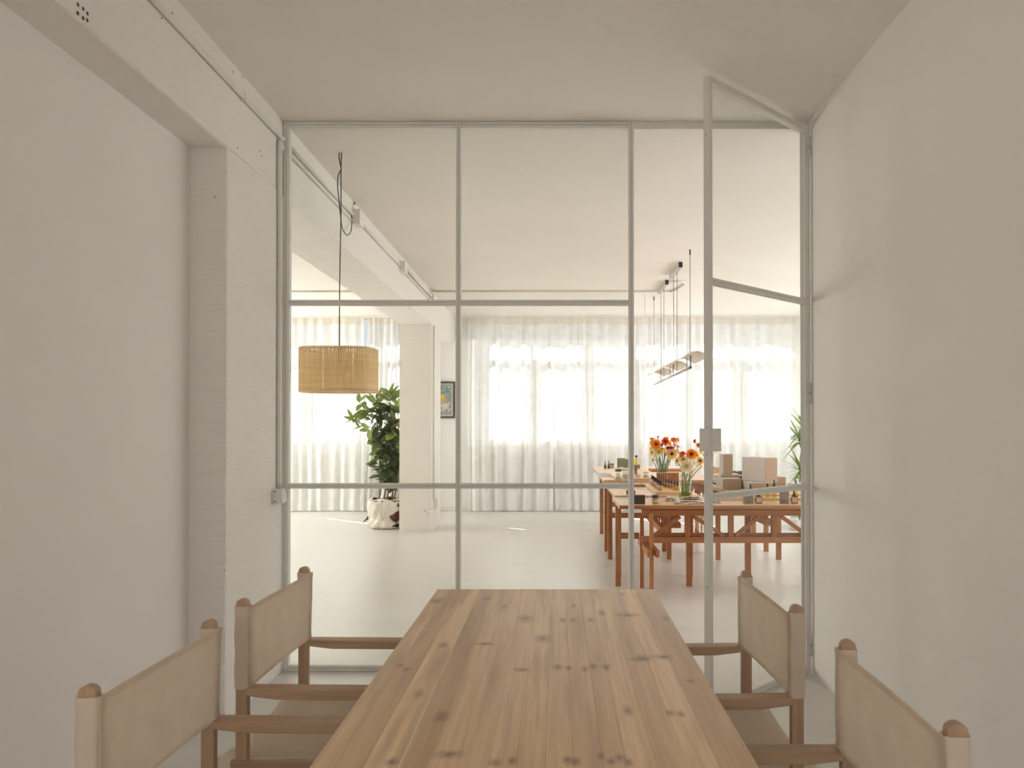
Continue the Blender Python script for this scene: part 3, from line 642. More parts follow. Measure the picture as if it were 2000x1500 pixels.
# ------------------------------------------------------------------ linear pendant with paper sails
RX = 1.29
lin = thing('linear_pendant', 'slim linear pendant lamp with three curved white paper sails over the tables', 'lamp', (RX, 9.3, 1.88))
oz = lambda z: z-1.88
MB().tube([(0, 7.85-9.3, oz(1.905)), (0, 10.8-9.3, oz(1.88))], .0125, 12).build('light_bar', 'taupe_metal', lin, True)
MB().tube([(0, 7.846-9.3, oz(1.905)), (0, 7.852-9.3, oz(1.905))], .0135, 12).build('end_cap', 'dark_grey', lin)
for y in (8.47, 9.52):
    cb = MB().box(-.02, .02, y-9.3, y+.72-9.3, oz(H-.055), oz(H)).build('ceiling_canopy', 'taupe_metal', lin, bevel=.002)
    MB().box(-.0205, .0205, y-.003-9.3, y-9.3, oz(H-.056), oz(H-.001)).build('canopy_end', 'black', cb)
for y, zt in ((7.87, H), (8.72, H-.055), (8.98, H-.055), (9.78, H-.055), (10.05, H-.055), (10.78, H)):
    MB().tube([(0, y-9.3, oz(1.9)), (0, y-9.3, oz(zt))], .0028, 5).build('suspension_wire', 'dark_grey', lin)
for y in (7.87, 10.78): MB().tube([(0, y-9.3, oz(H-.05)), (0, y-9.3, oz(H))], .007, 8).build('wire_anchor', 'black', lin)
for y0, y1 in ((7.5, 8.4), (8.67, 9.62), (9.79, 10.7)):
    def sail(u, v, y0=y0, y1=y1):
        x = -.117+.234*u
        return (x, y0+(y1-y0)*v-9.3, oz(1.985+.045*(1-(2*u-1)**2)-.01*math.sin(PI*v)))
    sl_ = MB().grid(sail, 16, 10).build('paper_sail', 'sail_paper', lin, True, solid=.002)
    ym = (y0+y1)/2
    for dy in (-.12, .12): MB().tube([(0, ym+dy-9.3, oz(1.89)), (0, ym+dy-9.3, oz(2.035))], .003, 6).build('sail_rod', 'dark_grey', sl_)

# thin cord from the ceiling to the far table
tag(MB().tube(catmull([(1.15, 10.6, H), (1.155, 10.6, 2.4), (1.165, 10.6, 1.9), (1.15, 10.6, 1.4), (1.11, 10.6, .95)], 6), .0035, 6).build('hanging_cord', 'frame_paint', None, True), 'thin pale cable hanging from the ceiling beside the yellow bottle', 'cable')

# ------------------------------------------------------------------ long work tables in the hall
def wtable(label, x0, x1, y0, y1, z, legs, leg_w=.045, th=.03, rails=True):
    t = thing('work_table', label, 'table', ((x0+x1)/2, (y0+y1)/2, 0)); ox, oy = (x0+x1)/2, (y0+y1)/2
    along_x = (x1-x0) > (y1-y0); ax = 'x' if along_x else 'y'
    n = 4 if along_x else 4
    for i in range(n):
        if along_x: a = y0+(y1-y0)*i/n; MB().box(x0-ox, x1-ox, a-oy, a+(y1-y0)/n-.0015-oy, z-th, z).build('top_board', 'pale_x' if False else 'cedar_top_x', t, bevel=.0015)
        else: a = x0+(x1-x0)*i/n; MB().box(a-ox, a+(x1-x0)/n-.0015-ox, y0-oy, y1-oy, z-th, z).build('top_board', 'cedar_top_y', t, bevel=.0015)
    for (lx, ly) in legs:
        MB().box(lx-leg_w/2-ox, lx+leg_w/2-ox, ly-leg_w/2-oy, ly+leg_w/2-oy, 0, z-th).build('leg', 'cedar_z', t, bevel=.002)
    return t, ox, oy
for ax, nm in enumerate('xy'): wood('cedar_top_'+nm, (.56, .34, .18), (.74, .50, .30), ax, .38)
ZA, ZBT, ZC = .72, .735, .772
tA, ox, oy = wtable('front work table with lattice trestles, nearest the glass partition', .50, 2.45, 6.47, 7.18, ZA, [(.5225, 6.91), (1.12, 6.91), (1.615, 6.91), (2.2, 6.91)])
def pb(t, ox, oy, p, q, w_, h__, name, mat, up=(0, 0, 1)): return MB().bar((p[0]-ox, p[1]-oy, p[2]), (q[0]-ox, q[1]-oy, q[2]), w_, h__, up).build(name, mat, t, bevel=.0015)
MB().box(.50-ox, 2.45-ox, 6.466-oy, 6.4695-oy, ZA-.03, ZA-.001).build('edge_strip', 'cedar_x', tA)
pb(tA, ox, oy, (.70, 6.69, .641), (2.4, 6.69, .641), .06, .046, 'top_chord', 'cedar_x')
pb(tA, ox, oy, (.70, 6.69, .421), (2.4, 6.69, .421), .06, .05, 'bottom_chord', 'cedar_x')
pb(tA, ox, oy, (.78, 6.72, .459), (2.4, 6.72, .459), .03, .022, 'ledger', 'cedar_x')
for (xa, za, xb, zb) in ((.80, .452, 1.01, .61), (1.12, .61, 1.365, .452), (1.466, .452, 1.658, .61), (1.834, .61, 2.05, .452), (2.15, .452, 2.35, .61)):
    pb(tA, ox, oy, (xa, 6.69, za), (xb, 6.69, zb), .03, .032, 'brace', 'cedar_x')
for x in (1.07, 1.425, 1.775, 2.10): pb(tA, ox, oy, (x, 6.69, .446), (x, 6.69, .618), .04, .05, 'truss_post', 'cedar_z', (0, 1, 0))
pb(tA, ox, oy, (.545, 6.91, .422), (.70, 6.91, .422), .04, .048, 'end_rail', 'cedar_x')
pb(tA, ox, oy, (.72, 6.93, .66), (2.3, 6.93, .66), .05, .05, 'apron', 'cedar_x')
for x in (.724, .788): pb(tA, ox, oy, (x, 6.36, .352), (x, 7.1, .352), .028, .05, 'cross_beam', 'cedar_y')
pb(tA, ox, oy, (.756, 6.50, 0), (.756, 6.50, .66), .032, .032, 'leg', 'cedar_z', (0, 1, 0))
pb(tA, ox, oy, (.715, 6.83, 0), (.715, 6.83, .62), .03, .03, 'leg', 'cedar_z', (0, 1, 0))
tB, ox, oy = wtable('narrow work table behind the front one, under the dropper bottle plank', .515, 1.267, 7.2, 8.55, ZBT, [(.545, 8.28), (1.14, 8.28), (.56, 7.35), (1.2, 7.35)])
pb(tB, ox, oy, (.57, 8.28, .44), (1.12, 8.28, .44), .04, .05, 'end_rail', 'cedar_x')
pb(tB, ox, oy, (.95, 7.25, .68), (.95, 8.5, .68), .05, .05, 'top_chord', 'cedar_y'); pb(tB, ox, oy, (.95, 7.25, .42), (.95, 8.5, .42), .05, .06, 'bottom_chord', 'cedar_y')
for k in range(6):
    y = 7.35+.21*k; pb(tB, ox, oy, (.95, y, .45), (.95, y+.10, .655), .014, .014, 'lattice_rod', 'cedar_z', (1, 0, 0)); pb(tB, ox, oy, (.95, y+.2, .45), (.95, y+.10, .655), .014, .014, 'lattice_rod', 'cedar_z', (1, 0, 0))
pb(tB, ox, oy, (1.10, 7.7, .45), (1.10, 7.7, .70), .07, .07, 'block_post', 'cedar_z', (0, 1, 0)); pb(tB, ox, oy, (1.10, 7.62, .42), (1.10, 7.78, .42), .12, .05, 'block_foot', 'cedar_y')
tC, ox, oy = wtable('farthest work table by the curtains, holding pump bottles and green boxes', .50, 1.75, 8.62, 11.4, ZC, [(.541, 8.80), (1.16, 8.80), (.567, 10.19), (1.68, 10.19)])
pb(tC, ox, oy, (.565, 8.80, .50), (1.14, 8.80, .50), .035, .05, 'end_rail', 'cedar_x'); pb(tC, ox, oy, (.6, 10.19, .5), (1.66, 10.19, .5), .035, .05, 'end_rail', 'cedar_x')
pb(tC, ox, oy, (.545, 8.85, .70), (.567, 10.15, .70), .03, .06, 'apron', 'cedar_y')
tD, ox, oy = wtable('work table on the right loaded with cardboard boxes', 1.585, 2.40, 7.33, 9.70, ZBT, [(1.63, 8.26), (2.24, 8.26), (2.25, 8.79), (1.64, 9.55), (2.3, 9.55)])
pb(tD, ox, oy, (1.62, 7.40, .655), (1.62, 9.65, .655), .035, .10, 'apron', 'cedar_y'); pb(tD, ox, oy, (1.65, 8.26, .62), (2.22, 8.26, .62), .04, .05, 'end_rail', 'cedar_x')
pb(tD, ox, oy, (1.62, 8.55, .35), (1.62, 8.75, .35), .035, .60, 'side_panel', 'cedar_z')
pb(tD, ox, oy, (1.95, 7.5, .46), (1.95, 9.3, .46), .06, .06, 'bottom_chord', 'cedar_y'); pb(tD, ox, oy, (1.95, 7.5, .67), (1.95, 9.3, .67), .06, .06, 'top_chord', 'cedar_y')
for k in range(7):
    y = 7.6+.24*k; pb(tD, ox, oy, (1.95, y, .49), (1.95, y+.12, .64), .016, .016, 'lattice_rod', 'cedar_z', (1, 0, 0)); pb(tD, ox, oy, (1.95, y+.24, .49), (1.95, y+.12, .64), .016, .016, 'lattice_rod', 'cedar_z', (1, 0, 0))
for k in range(3):
    y = 8.95+.2*k; pb(tD, ox, oy, (1.62, y, .15), (1.62, y+.09, .6), .014, .014, 'lattice_rod', 'pale_z', (1, 0, 0)); pb(tD, ox, oy, (1.62, y+.18, .15), (1.62, y+.09, .6), .014, .014, 'lattice_rod', 'pale_z', (1, 0, 0))

# ------------------------------------------------------------------ goods on the tables
def carton(p, w_, d_, h__, rz, label, mat='kraft', side='kraft_side', name='cardboard_box', group='cardboard boxes on the right table', lid=True):
    t = thing(name, label, 'box', p, rz, group)
    r_ = .012
    MB().box(-w_/2, w_/2, -d_/2, d_/2, 0, h__).build('box_body', side, t, bevel=.004)
    # front panel with rounded top corners
    pr = [(-w_/2+.002, .002)] + [(-w_/2+.002+r_-r_*math.cos(a), h__-.002-r_+r_*math.sin(a)) for a in (0, .5, 1.0, PI/2)] + [(w_/2-.002-r_+r_*math.sin(a), h__-.002-r_+r_*math.cos(a)) for a in (0, .5, 1.0, PI/2)] + [(w_/2-.002, .002)]
    vs = [(x_, -d_/2-.004, z_) for x_, z_ in pr] + [(x_, -d_/2, z_) for x_, z_ in pr]; n = len(pr)
    MB().add(vs, [tuple(range(n))[::-1], tuple(range(n, 2*n))] + [(k, n+k, n+(k+1) % n, (k+1) % n) for k in range(n)]).build('front_panel', mat, t)
    return t
def P(px, py, z): return onz(px, py, z)
def wpx(n, Y): return n*Y/F_PX
def smallbox(name, px0, px1, py0, py1, z, d_, mat, label, rz=0, cat='box', group=None, text=0):
    p = P((px0+px1)/2, py1, z); w_ = wpx(px1-px0, p.y); h__ = wpx(py1-py0, p.y)
    t = thing(name, label, cat, (p.x, p.y+d_/2, z), rz, group)
    MB().box(-w_/2, w_/2, -d_/2, d_/2, 0, h__*.80).build('box_body', mat, t, bevel=.0015)
    MB().box(-w_/2-.0008, w_/2+.0008, -d_/2-.0008, d_/2+.0008, h__*.81, h__).build('lid', mat, t, bevel=.0015)
    for k in range(text): MB().box(-w_*.28+w_*.13*k, -w_*.28+w_*.13*k+w_*.06, -d_/2-.0012, -d_/2-.0004, h__*.14, h__*.34).build('printed_letter', 'ink', t)
    return t
smallbox('product_box', 1232, 1260, 967.5, 984.5, ZA, .06, 'brown_box', 'dark brown box at the left end of the front work table', text=0)
smallbox('product_box', 1455, 1471, 967, 984, ZA, .05, 'taupe_box', 'taupe product box standing left of the first labelled dropper bottle', rz=.18, text=4)
smallbox('product_box', 1526, 1541, 959, 984, ZA, .05, 'taupe_box', 'tall taupe product box between the two labelled dropper bottles', rz=.12, text=4)

def dropper(p, h__, r, body, liquid, label, group=None, square=False, lab=False, name='dropper_bottle', cap='black'):
    t = thing(name, label, 'bottle', p, 0, group)
    hb = h__*.55
    if square:
        MB().box(-r, r, -r*.75, r*.75, 0, hb).build('bottle_body', body, t, bevel=r*.12)
        if lab:
            lb = MB().box(-r*.78, r*.78, -r*.75-.0012, -r*.75-.0002, hb*.16, hb*.84).build('label', 'label_paper', t)
            MB().box(-r*.35, r*.35, -r*.75-.002, -r*.75-.0012, hb*.52, hb*.56).build('printed_line', 'ink', lb)
    else:
        MB().lathe([(r*.9, 0), (r, r*.15), (r, hb*.82), (r*.75, hb*.94), (r*.42, hb)], 12).build('bottle_body', body, t, True)
        if liquid: MB().lathe([(r*.82, .004), (r*.86, hb*.62)], 12).build('liquid', liquid, t, True)
    MB().lathe([(r*.55, hb), (r*.6, hb+.002), (r*.6, h__*.70), (r*.5, h__*.72)], 12).build('collar', cap, t, True)
    MB().lathe([(r*.32, h__*.72), (r*.30, h__*.90), (r*.22, h__*.97), (r*.06, h__)], 10).build('dropper_bulb', cap, t, True)
    return t
for px, lab in ((1482.5, 'square amber dropper bottle with paper label in front of the big carton'), (1552.5, 'square amber dropper bottle with paper label beside the door hinge side')):
    p = P(px, 983.5, ZA); dropper((p.x, p.y+.02, ZA), wpx(25, p.y), wpx(6.4, p.y), 'amber_glass', None, lab, 'labelled dropper bottles on the front table', True, True)
# amber jar
def jar(p, r, h__, body, liquid, lidm, label, name='glass_jar', lidh=.36, group=None, lab=False):
    t = thing(name, label, 'jar', p, 0, group); hb = h__*(1-lidh)
    MB().lathe([(r*.93, 0), (r, .004), (r, hb*.9), (r*.9, hb)], 18).build('jar_body', body, t, True)
    if liquid: MB().lathe([(r*.86, .004), (r*.9, hb*.8)], 18).build('content', liquid, t, True)
    MB().lathe([(r*.98, hb), (r*1.0, hb+.002), (r*1.0, h__-.002), (r*.95, h__)], 18).build('lid', lidm, t, True)
    if lab: MB().lathe([(r*1.003, hb*.3), (r*1.003, hb*.72)], 18, close=False).build('label', 'label_paper', t, True)
    return t
p = P(1281, 983.5, ZA); jar((p.x, p.y+.035, ZA), wpx(7.7, p.y), wpx(16, p.y), 'clear_glass', 'amber_liquid', 'black', 'amber oil jar with wide black lid on the front table', lab=True)
def sheet(px, py, z, w_, d_, rz, label, mat='paper', name='paper_sheet', th=.0015, cat='paper'):
    p = P(px, py, z)
    return tag(MB().box(-w_/2, w_/2, -d_/2, d_/2, 0, th).build(name, mat, None, loc=(p.x, p.y, z), rot=(0, 0, rz)), label, cat)
sheet(1221, 973, ZA, .11, .16, .1, 'white card lying at the left end of the front table')
sheet(1226, 979.5, ZA, .08, .05, 0, 'small white card beside the dark brown box')
sheet(1267, 974, ZA, .07, .10, .05, 'white card between brown box and amber jar')
def folded(px, py, z, w_, d_, h__, rz, label, mat='linen'):
    p = P(px, py, z); rnd = random.Random(int(px)); t = thing('folded_cloth', label, 'cloth', (p.x, p.y, z), rz)
    for k in range(3):
        z0 = h__*k/3; ww = w_*(1-.05*k); dd = d_*(1-.06*k); ph = rnd.uniform(0, 6)
        def lay(u, v, z0=z0, ww=ww, dd=dd, ph=ph):
            e = 2*u-1; g = 2*v-1
            return (ww/2*e, dd/2*g+.008*math.sin(3*e+ph), z0+h__/3*(1-.75*max(abs(e), abs(g))**6)+.003*math.sin(7*e+4*g+ph))
        MB().grid(lay, 14, 10).build('cloth_layer', mat, t, True, solid=.004)
    return t
folded(1347, 984, ZA, .26, .09, .022, .05, 'folded linen cloth with black pen in front of the vase')
folded(1312, 978, ZA, .11, .09, .035, -.3, 'crumpled linen cloth left of the vase plate')
folded(1392, 981, ZA, .14, .12, .028, -.1, 'folded linen cloth behind the open door stile')
pp = P(1345, 981, ZA+.024); tag(MB().tube([(-.066, 0, 0), (-.02, 0, .001), (.066, .005, 0)], [.003, .004, .003], 8).build('pen', 'black', None, True, loc=(pp.x, pp.y-.01, ZA+.03)), 'black pen lying on the folded linen cloth', 'pen')
pl = P(1347, 973, ZA); plate = thing('plate', 'pale stoneware plate under the front flower vase', 'plate', (pl.x, 7.02, ZA))
MB().lathe([(.05, 0), (.055, .004), (.10, .014), (.102, .016), (.055, .010), (.001, .009)], 28).build('plate_dish', 'stoneware', plate, True)
sc = thing('scissors', 'black handled tool lying on the plate beside the vase', 'tool', (pl.x+.01, 6.93, ZA+.022)); MB().box(-.045, .04, -.006, .006, -.004, .004).build('handle', 'black', sc, bevel=.002); MB().box(.04, .07, -.003, .003, -.002, .002).build('blade', 'steel', sc)

ORD = ['first', 'second', 'third', 'fourth', 'fifth', 'sixth', 'seventh', 'eighth', 'ninth']
# plank with dropper bottles on table B
def plank(px0, px1, py, z, d_, th, label, mat='pale_x', rz=0, name='display_plank'):
    a = P(px0, py, z); b2 = P(px1, py, z); w_ = b2.x-a.x
    return tag(MB().box(0, w_, 0, d_, 0, th).build(name, mat, None, loc=(a.x, a.y, z), rot=(0, 0, rz), bevel=.002), label, 'plank'), a
pk, a = plank(1281.5, 1352, 966, ZBT, 1.05, .022, 'thick pale plank carrying rows of dropper bottles', 'pale_y')
zp = ZBT+.022
for i in range(9):
    y = a.y+.07+.105*i; x = a.x+.052+.002*i
    dropper((x, y, zp), .098, .0195, 'clear_glass', 'yellow_liquid' if i in (0, 2, 3) else 'amber_liquid', '%s yellow dropper bottle from the front in the left row on the plank' % ORD[i], 'dropper bottles in the left row')
for i in range(5):
    y = a.y+.14+.10*i; x = a.x+.21-.012*i
    dropper((x, y, zp), .092, .0185, 'clear_glass', 'amber_liquid', '%s dropper bottle from the front in the right row on the plank' % ORD[i], 'dropper bottles in the right row')
for i in range(6):
    t = thing('wooden_card', '%s upright wooden card from the front in the row behind the dropper bottles' % ORD[i], 'card', (a.x+.235-.0145*i, a.y+.585+.044*i, zp), 0, 'upright wooden cards on the plank')
    MB().box(-.055, .055, -.005, .005, 0, .135-.003*i).build('card_face', 'cedar_z', t, bevel=.001)
    MB().box(-.061, -.0555, -.006, .006, 0, .137-.003*i).build('pale_edge', 'pale_z', t)
    MB().box(-.055, .055, -.006, .006, .1355-.003*i, .140-.003*i).build('pale_edge', 'pale_x', t)
# small things at table B left
smallbox('wooden_block', 1224, 1241, 958, 966, ZBT, .05, 'brick_red', 'small reddish wooden block beside the partition mullion', cat='block')
tag(MB().box(-.10, .065, -.05, .05, 0, .018).build('display_plank', 'cedar_x', None, loc=(P(1245, 950, ZBT).x, P(1245, 950, ZBT).y, ZBT), bevel=.002), 'short reddish plank lying left of the dropper bottles', 'plank')
sheet(1246, 955, ZBT, .07, .12, .3, 'white slip of paper in front of the short plank')
sheet(1262, 944, ZBT, .15, .20, .05, 'white booklet lying behind the short plank', th=.006, name='booklet', cat='booklet')
# far table goods (table C)
pk2, a2 = plank(1202, 1271, 937.5, ZC, .95, .018, 'long plank under the glass dishes on the farthest table', 'cedar_top_x'); z2 = ZC+.018
sheet(1186, 928, ZC, .22, .75, .04, 'large white sheet of paper at the left edge of the farthest table')
for px, lab in ((1182, 'left one of two small grey pump bottles on the farthest table'), (1189, 'right one of two small grey pump bottles on the farthest table')):
    p = P(px, 915, ZC); t = thing('pump_bottle', lab, 'bottle', (p.x, p.y, ZC), 0, 'grey pump bottles'); r = wpx(2.4, p.y); hh = wpx(16, p.y)
    MB().lathe([(r, 0), (r, hh*.52), (r*.5, hh*.62)], 12).build('bottle_body', 'smoke_glass', t, True); MB().lathe([(r*.85, .003), (r*.85, hh*.45)], 12).build('content', 'taupe_box', t, True)
    MB().lathe([(r*.45, hh*.62), (r*.45, hh*.86), (r*.18, hh*.88), (r*.2, hh)], 10).build('pump_head', 'taupe_box', t, True)
p = P(1195, 913.5, ZC); jar((p.x, p.y, ZC), wpx(4.6, p.y), wpx(8, p.y), 'smoke_glass', None, 'dark_grey', 'small grey jar with dark lid behind the pump bottles', lidh=.25)
for (px0, px1, py0, py1, lab, dz) in ((1206, 1221, 895, 913.5, 'olive green box standing at the back, partly hidden', 0), (1209, 1229, 897, 916, 'olive green box in front of its twin on the farthest table', 0)):
    smallbox('green_box', px0, px1, py0, py1, ZC, .05, 'olive', lab)
sb_ = smallbox('green_block', 1237, 1250, 908, 915, ZC, .08, 'olive', 'low olive green block under the yellow oil bottle', cat='block')
p = P(1243.5, 914.5, ZC); hb0 = ZC+wpx(7, p.y)
t = thing('oil_bottle', 'round yellow oil bottle with black cap on the olive block', 'bottle', (p.x, p.y+.04, hb0)); r = wpx(3.6, p.y); hh = wpx(18, p.y)
MB().lathe([(r*.9, 0), (r, .004), (r, hh*.66), (r*.5, hh*.76)], 14).build('bottle_body', 'clear_glass', t, True); MB().lathe([(r*.86, .003), (r*.88, hh*.64)], 14).build('liquid', 'yellow_liquid', t, True); MB().lathe([(r*.6, hh*.77), (r*.6, hh)], 12).build('cap', 'black', t, True)
p = P(1207.5, 935, z2); jar((p.x, p.y, z2), wpx(6.2, p.y), wpx(18.5, p.y), 'clear_glass', 'stoneware', 'charcoal', 'white cream jar with grey lid on the long plank', lidh=.24)
def dish(px, py, z, wp, hp, label, mat='clear_glass', fill='linen'):
    p = P(px, py, z); r = wpx(wp/2, p.y); hh = wpx(hp, p.y); t = thing('glass_dish', label, 'dish', (p.x, p.y, z))
    MB().lathe([(r*.96, 0), (r, .003), (r, hh), (r*.95, hh), (r*.93, .006), (.001, .005)], 20).build('dish_body', mat, t, True)
    MB().lathe([(r*.88, .007), (r*.88, hh*.6)], 20).build('content', fill, t, True); return t
dish(1222, 932, z2, 15, 11, 'glass dish with powder right of the cream jar'); dish(1222, 941.5, ZC, 14, 8, 'low glass dish in front of the long plank', fill='stoneware'); dish(1246, 932, z2, 11, 6.5, 'glass dish just right of the partition mullion')
dish(1262, 932, z2, 13, 7, 'rightmost glass dish on the long plank'); dish(1262, 925, z2, 13, 5, 'glass dish behind the rightmost one on the long plank')
p = P(1242, 927, z2); t = thing('pill_bottle', 'reddish brown rounded bottle behind the glass dishes', 'bottle', (p.x, p.y, z2)); r = wpx(2.8, p.y); hh = wpx(15, p.y)
MB().lathe([(r*.95, 0), (r, .004), (r, hh*.55)], 14).build('bottle_body', 'brick_red', t, True); MB().lathe([(r*.97, hh*.56), (r*.97, hh*.72), (r*.7, hh*.92), (r*.15, hh)], 14).build('cap', 'terracotta', t, True)
for px, py, lab in ((1217, 914.5, 'crumpled paper packet in front of the green boxes'), ):
    p = P(px, py+3, ZC); t = thing('paper_packet', lab, 'packet', (p.x, p.y, ZC))
    MB().grid(lambda u, v: ((u-.5)*.16, (v-.5)*.14, .012+.014*math.sin(u*7+v*3)*math.sin(v*6)+.012*math.sin(PI*u)*math.sin(PI*v)), 12, 12).build('packet_skin', 'paper', t, True, solid=.004)
    MB().box(-.05, .05, -.072, -.068, .004, .014).build('packet_fold', 'paper', t)
pk3, a3 = plank(1272, 1345, 921.5, ZC, .3, .03, 'reddish plank at the back of the farthest table behind the rear vase', 'cedar_x')
sheet(1330, 923, ZC+.03, .28, .2, 0, 'white sheet on the back plank beside the rear vase', th=.004)

# right table (D): cartons
ZD = ZBT
def c_at(px0, px1, py0, py1, z, Yf, d_, rz, label, **k):
    p = at((px0+px1)/2, py1, Yf); w_ = wpx(px1-px0, Yf); h__ = wpx(py1-py0, Yf)
    return carton((p.x, Yf+d_/2, z), w_, d_, h__, rz, label, **k)
c_at(1410, 1447, 934, 955, ZD, 7.85, .26, .05, 'low cardboard box at the left front of the right table')
hA = wpx(21, 7.85)
c_at(1408, 1446, 928, 934, ZD+hA+.0005, 8.02, .22, 0, 'flat cardboard box lying on the low front box')
c_at(1411, 1430, 888.5, 928, ZD+hA+.0005+wpx(6, 8.02)+.0005, 8.04, .12, .12, 'tall upright cardboard box standing on the flat box')
c_at(1466, 1512, 944, 962, ZD, 7.55, .30, 0, 'low cardboard box under the big carton')
hB = wpx(18, 7.55)
p = at(1487, 944, 7.50); Yb = 7.56
big = carton((at(1484, 900, 7.75).x, 7.77, ZD+hB+.0005), .155, .30, wpx(48, 7.6), math.radians(32), 'big tilted cardboard carton with pale side on top of the low box')
c_at(1505, 1535, 926, 950, ZD, 7.9, .22, 0, 'cardboard box at the right behind the big carton', )
c_at(1549, 1586, 943, 956, ZD, 7.75, .2, -.1, 'low box at the right end by the door hinge side')
# pile of dark leather pouches
p = at(1442, 932, 8.35)
t = thing('pouch_stack', 'pile of dark grey leather pouches behind the tall cardboard box', 'pouch', (p.x, 8.45, ZD))
for k in range(5):
    def po(u, v, k=k): e = 2*u-1; g = 2*v-1; return ((.10-.008*k)*e+.01*math.sin(k*2), .07*g, .028+.024*k+.012*(1-max(abs(e), abs(g))**4)+.004*math.sin(6*e+k))
    MB().grid(po, 12, 8).build('pouch', 'charcoal' if k != 3 else 'linen', t, True, solid=.010)
MB().box(-.09, .09, -.06, .06, 0, .028).build('pouch', 'dark_grey', t, bevel=.008)
# white rolled towels stack left of the cartons
p = P(1402, 946, ZD); t = thing('towel_stack', 'stack of folded white towels left of the cardboard boxes', 'towel', (p.x+.02, p.y+.05, ZD))
for k in range(3):
    def tw(u, v, k=k): e = 2*u-1; g = 2*v-1; return (.05*e, .09*g, .033*k+.016+.015*(1-.9*abs(e)**4))
    MB().grid(tw, 12, 6).build('towel_fold', 'bag_cloth', t, True, solid=.012)
# back bottles and small boxes near the far end of D
smallbox('wooden_box', 1388, 1397, 911, 935, ZD, .08, 'cedar_top_x', 'small upright wooden box behind the door pull', cat='box')
smallbox('wooden_box', 1398, 1407, 913, 932, ZD, .08, 'cedar_top_x', 'small upright wooden box left of the tall cardboard box', cat='box')
p = P(1390, 925, ZD); wbx = bpy.data.objects['wooden_box'].location; jar((wbx.x, wbx.y, ZD+wpx(24, wbx.y-.04)+.0005), .011, .11, 'clear_glass', 'amber_liquid', 'petal_yellow', 'slim orange bottle on the small wooden box', name='oil_bottle', lidh=.3)
# plank with clear bottles behind the labelled bottles on the front table
pk4, a4 = plank(1402, 1580, 977.5, ZA, .16, .02, 'long low plank at the back of the front table, behind the door glass', 'cedar_top_x'); z4 = ZA+.02
for px, h_px, lab in ((1452, 33, 'clear dropper bottle left of the big carton, on the low plank'), (1467.5, 28, 'short clear dropper bottle in front of the big carton'), (1501, 29, 'clear dropper bottle below the right carton'), (1514, 36, 'tall clear dropper bottle below the right carton')):
    p = P(px, 973, z4); dropper((p.x, p.y+.03, z4), wpx(h_px, p.y), .022, 'clear_glass', 'yellow_liquid' if px != 1467.5 else None, lab, 'clear dropper bottles on the low plank')
p = P(1558, 973, z4); dropper((p.x, p.y+.05, z4), .15, .022, 'clear_glass', 'yellow_liquid', 'yellow dropper bottle at the right end of the low plank', 'clear dropper bottles on the low plank')

# ------------------------------------------------------------------ vases and gerberas
def vase(p, r, h__, wl, label):
    t = thing('glass_vase', label, 'vase', p, 0, 'glass flower vases')
    MB().lathe([(r*.97, 0), (r, .004), (r, h__), (r-.002, h__), (r-.003, .008), (.001, .007)], 26).build('vase_body', 'clear_glass', t, True)
    MB().lathe([(r-.004, .009), (r-.004, wl)], 26).build('water', 'water', t, True); return t
def petals_mesh(n, r, curl, layers=2):
    mb = MB(); rnd = random.Random(n)
    for L in range(layers):
        for k in range(n):
            a = 2*PI*(k+.5*L)/n+rnd.uniform(-.06, .06); rr = r*(1-.26*L)*rnd.uniform(.93, 1.05); wd = 2*PI*r/n*(.36 if L == 0 else .30)
            d = Vector((math.cos(a), math.sin(a), 0)); s = Vector((-math.sin(a), math.cos(a), 0)); zo = .002*L
            c1 = d*r*.18+Vector((0, 0, zo)); c2 = d*rr*.62+Vector((0, 0, zo+curl*.35*r)); c3 = d*rr*.92+Vector((0, 0, zo+curl*.2*r)); tip = d*rr+Vector((0, 0, zo+curl*.05*r))
            mb.add([c1-s*wd*.35, c1+s*wd*.35, c2-s*wd, c2+s*wd, c3-s*wd*.75, c3+s*wd*.75, tip], [(0,1,3,2), (2,3,5,4), (4,5,6)])
    return mb
NF = 0
def gerbera(head, r, mat, face, base, label, centre='flower_dark', n=15, group=None, curl=.5):
    global NF; NF += 1
    head = Vector(head); base = Vector(base); t = thing('gerbera', label, 'flower', base, 0, group)
    f_ = Vector(face).normalized(); hl = head-base
    q = f_.to_track_quat('Z', 'Y').to_euler()
    mid = Vector((hl.x*.42, hl.y*.42, hl.z*.6)); bk = hl-f_*r*.25
    MB().tube(catmull([(0, 0, 0), mid, bk-Vector((0, 0, r*.5)), hl], 6), .0036, 6).build('stem', 'stem_green', t, True)
    pm = petals_mesh(n, r, curl); o = pm.build('petals', mat, t, False, loc=hl, rot=q)
    MB().lathe([(.003, -r*.34), (r*.14, -r*.24), (r*.24, -.002)], 10).build('calyx', 'stem_green', t, True, loc=hl, rot=q)
    mb = MB(); mb.lathe([(r*.30, -.002), (r*.30, .003), (r*.2, .007), (r*.02, .006)], 14); c_ = mb.build('flower_centre', centre, t, True, loc=hl, rot=q)
    return t
g10 = lambda x, y: (1260+x/10, 840+y/10)
V1 = Vector((at(1338.3, 945, 7.02).x, 7.02, ZA+.010)); vase(V1, .052, .205, .125, 'cylindrical glass vase of gerberas on the front work table')
V2 = Vector((at(1294, 945, 8.2).x, 8.2, ZBT)); vase((V2.x, V2.y, ZBT+.0225), .05, .215, .10, 'glass vase of gerberas behind the upright wooden cards')
V3 = Vector((at(1385, 930, 9.35).x, 9.35, ZBT)); vase(V3, .045, .17, .08, 'small glass vase of gerberas hidden behind the door pull')
CAM = Vector((0, 0, EYE))
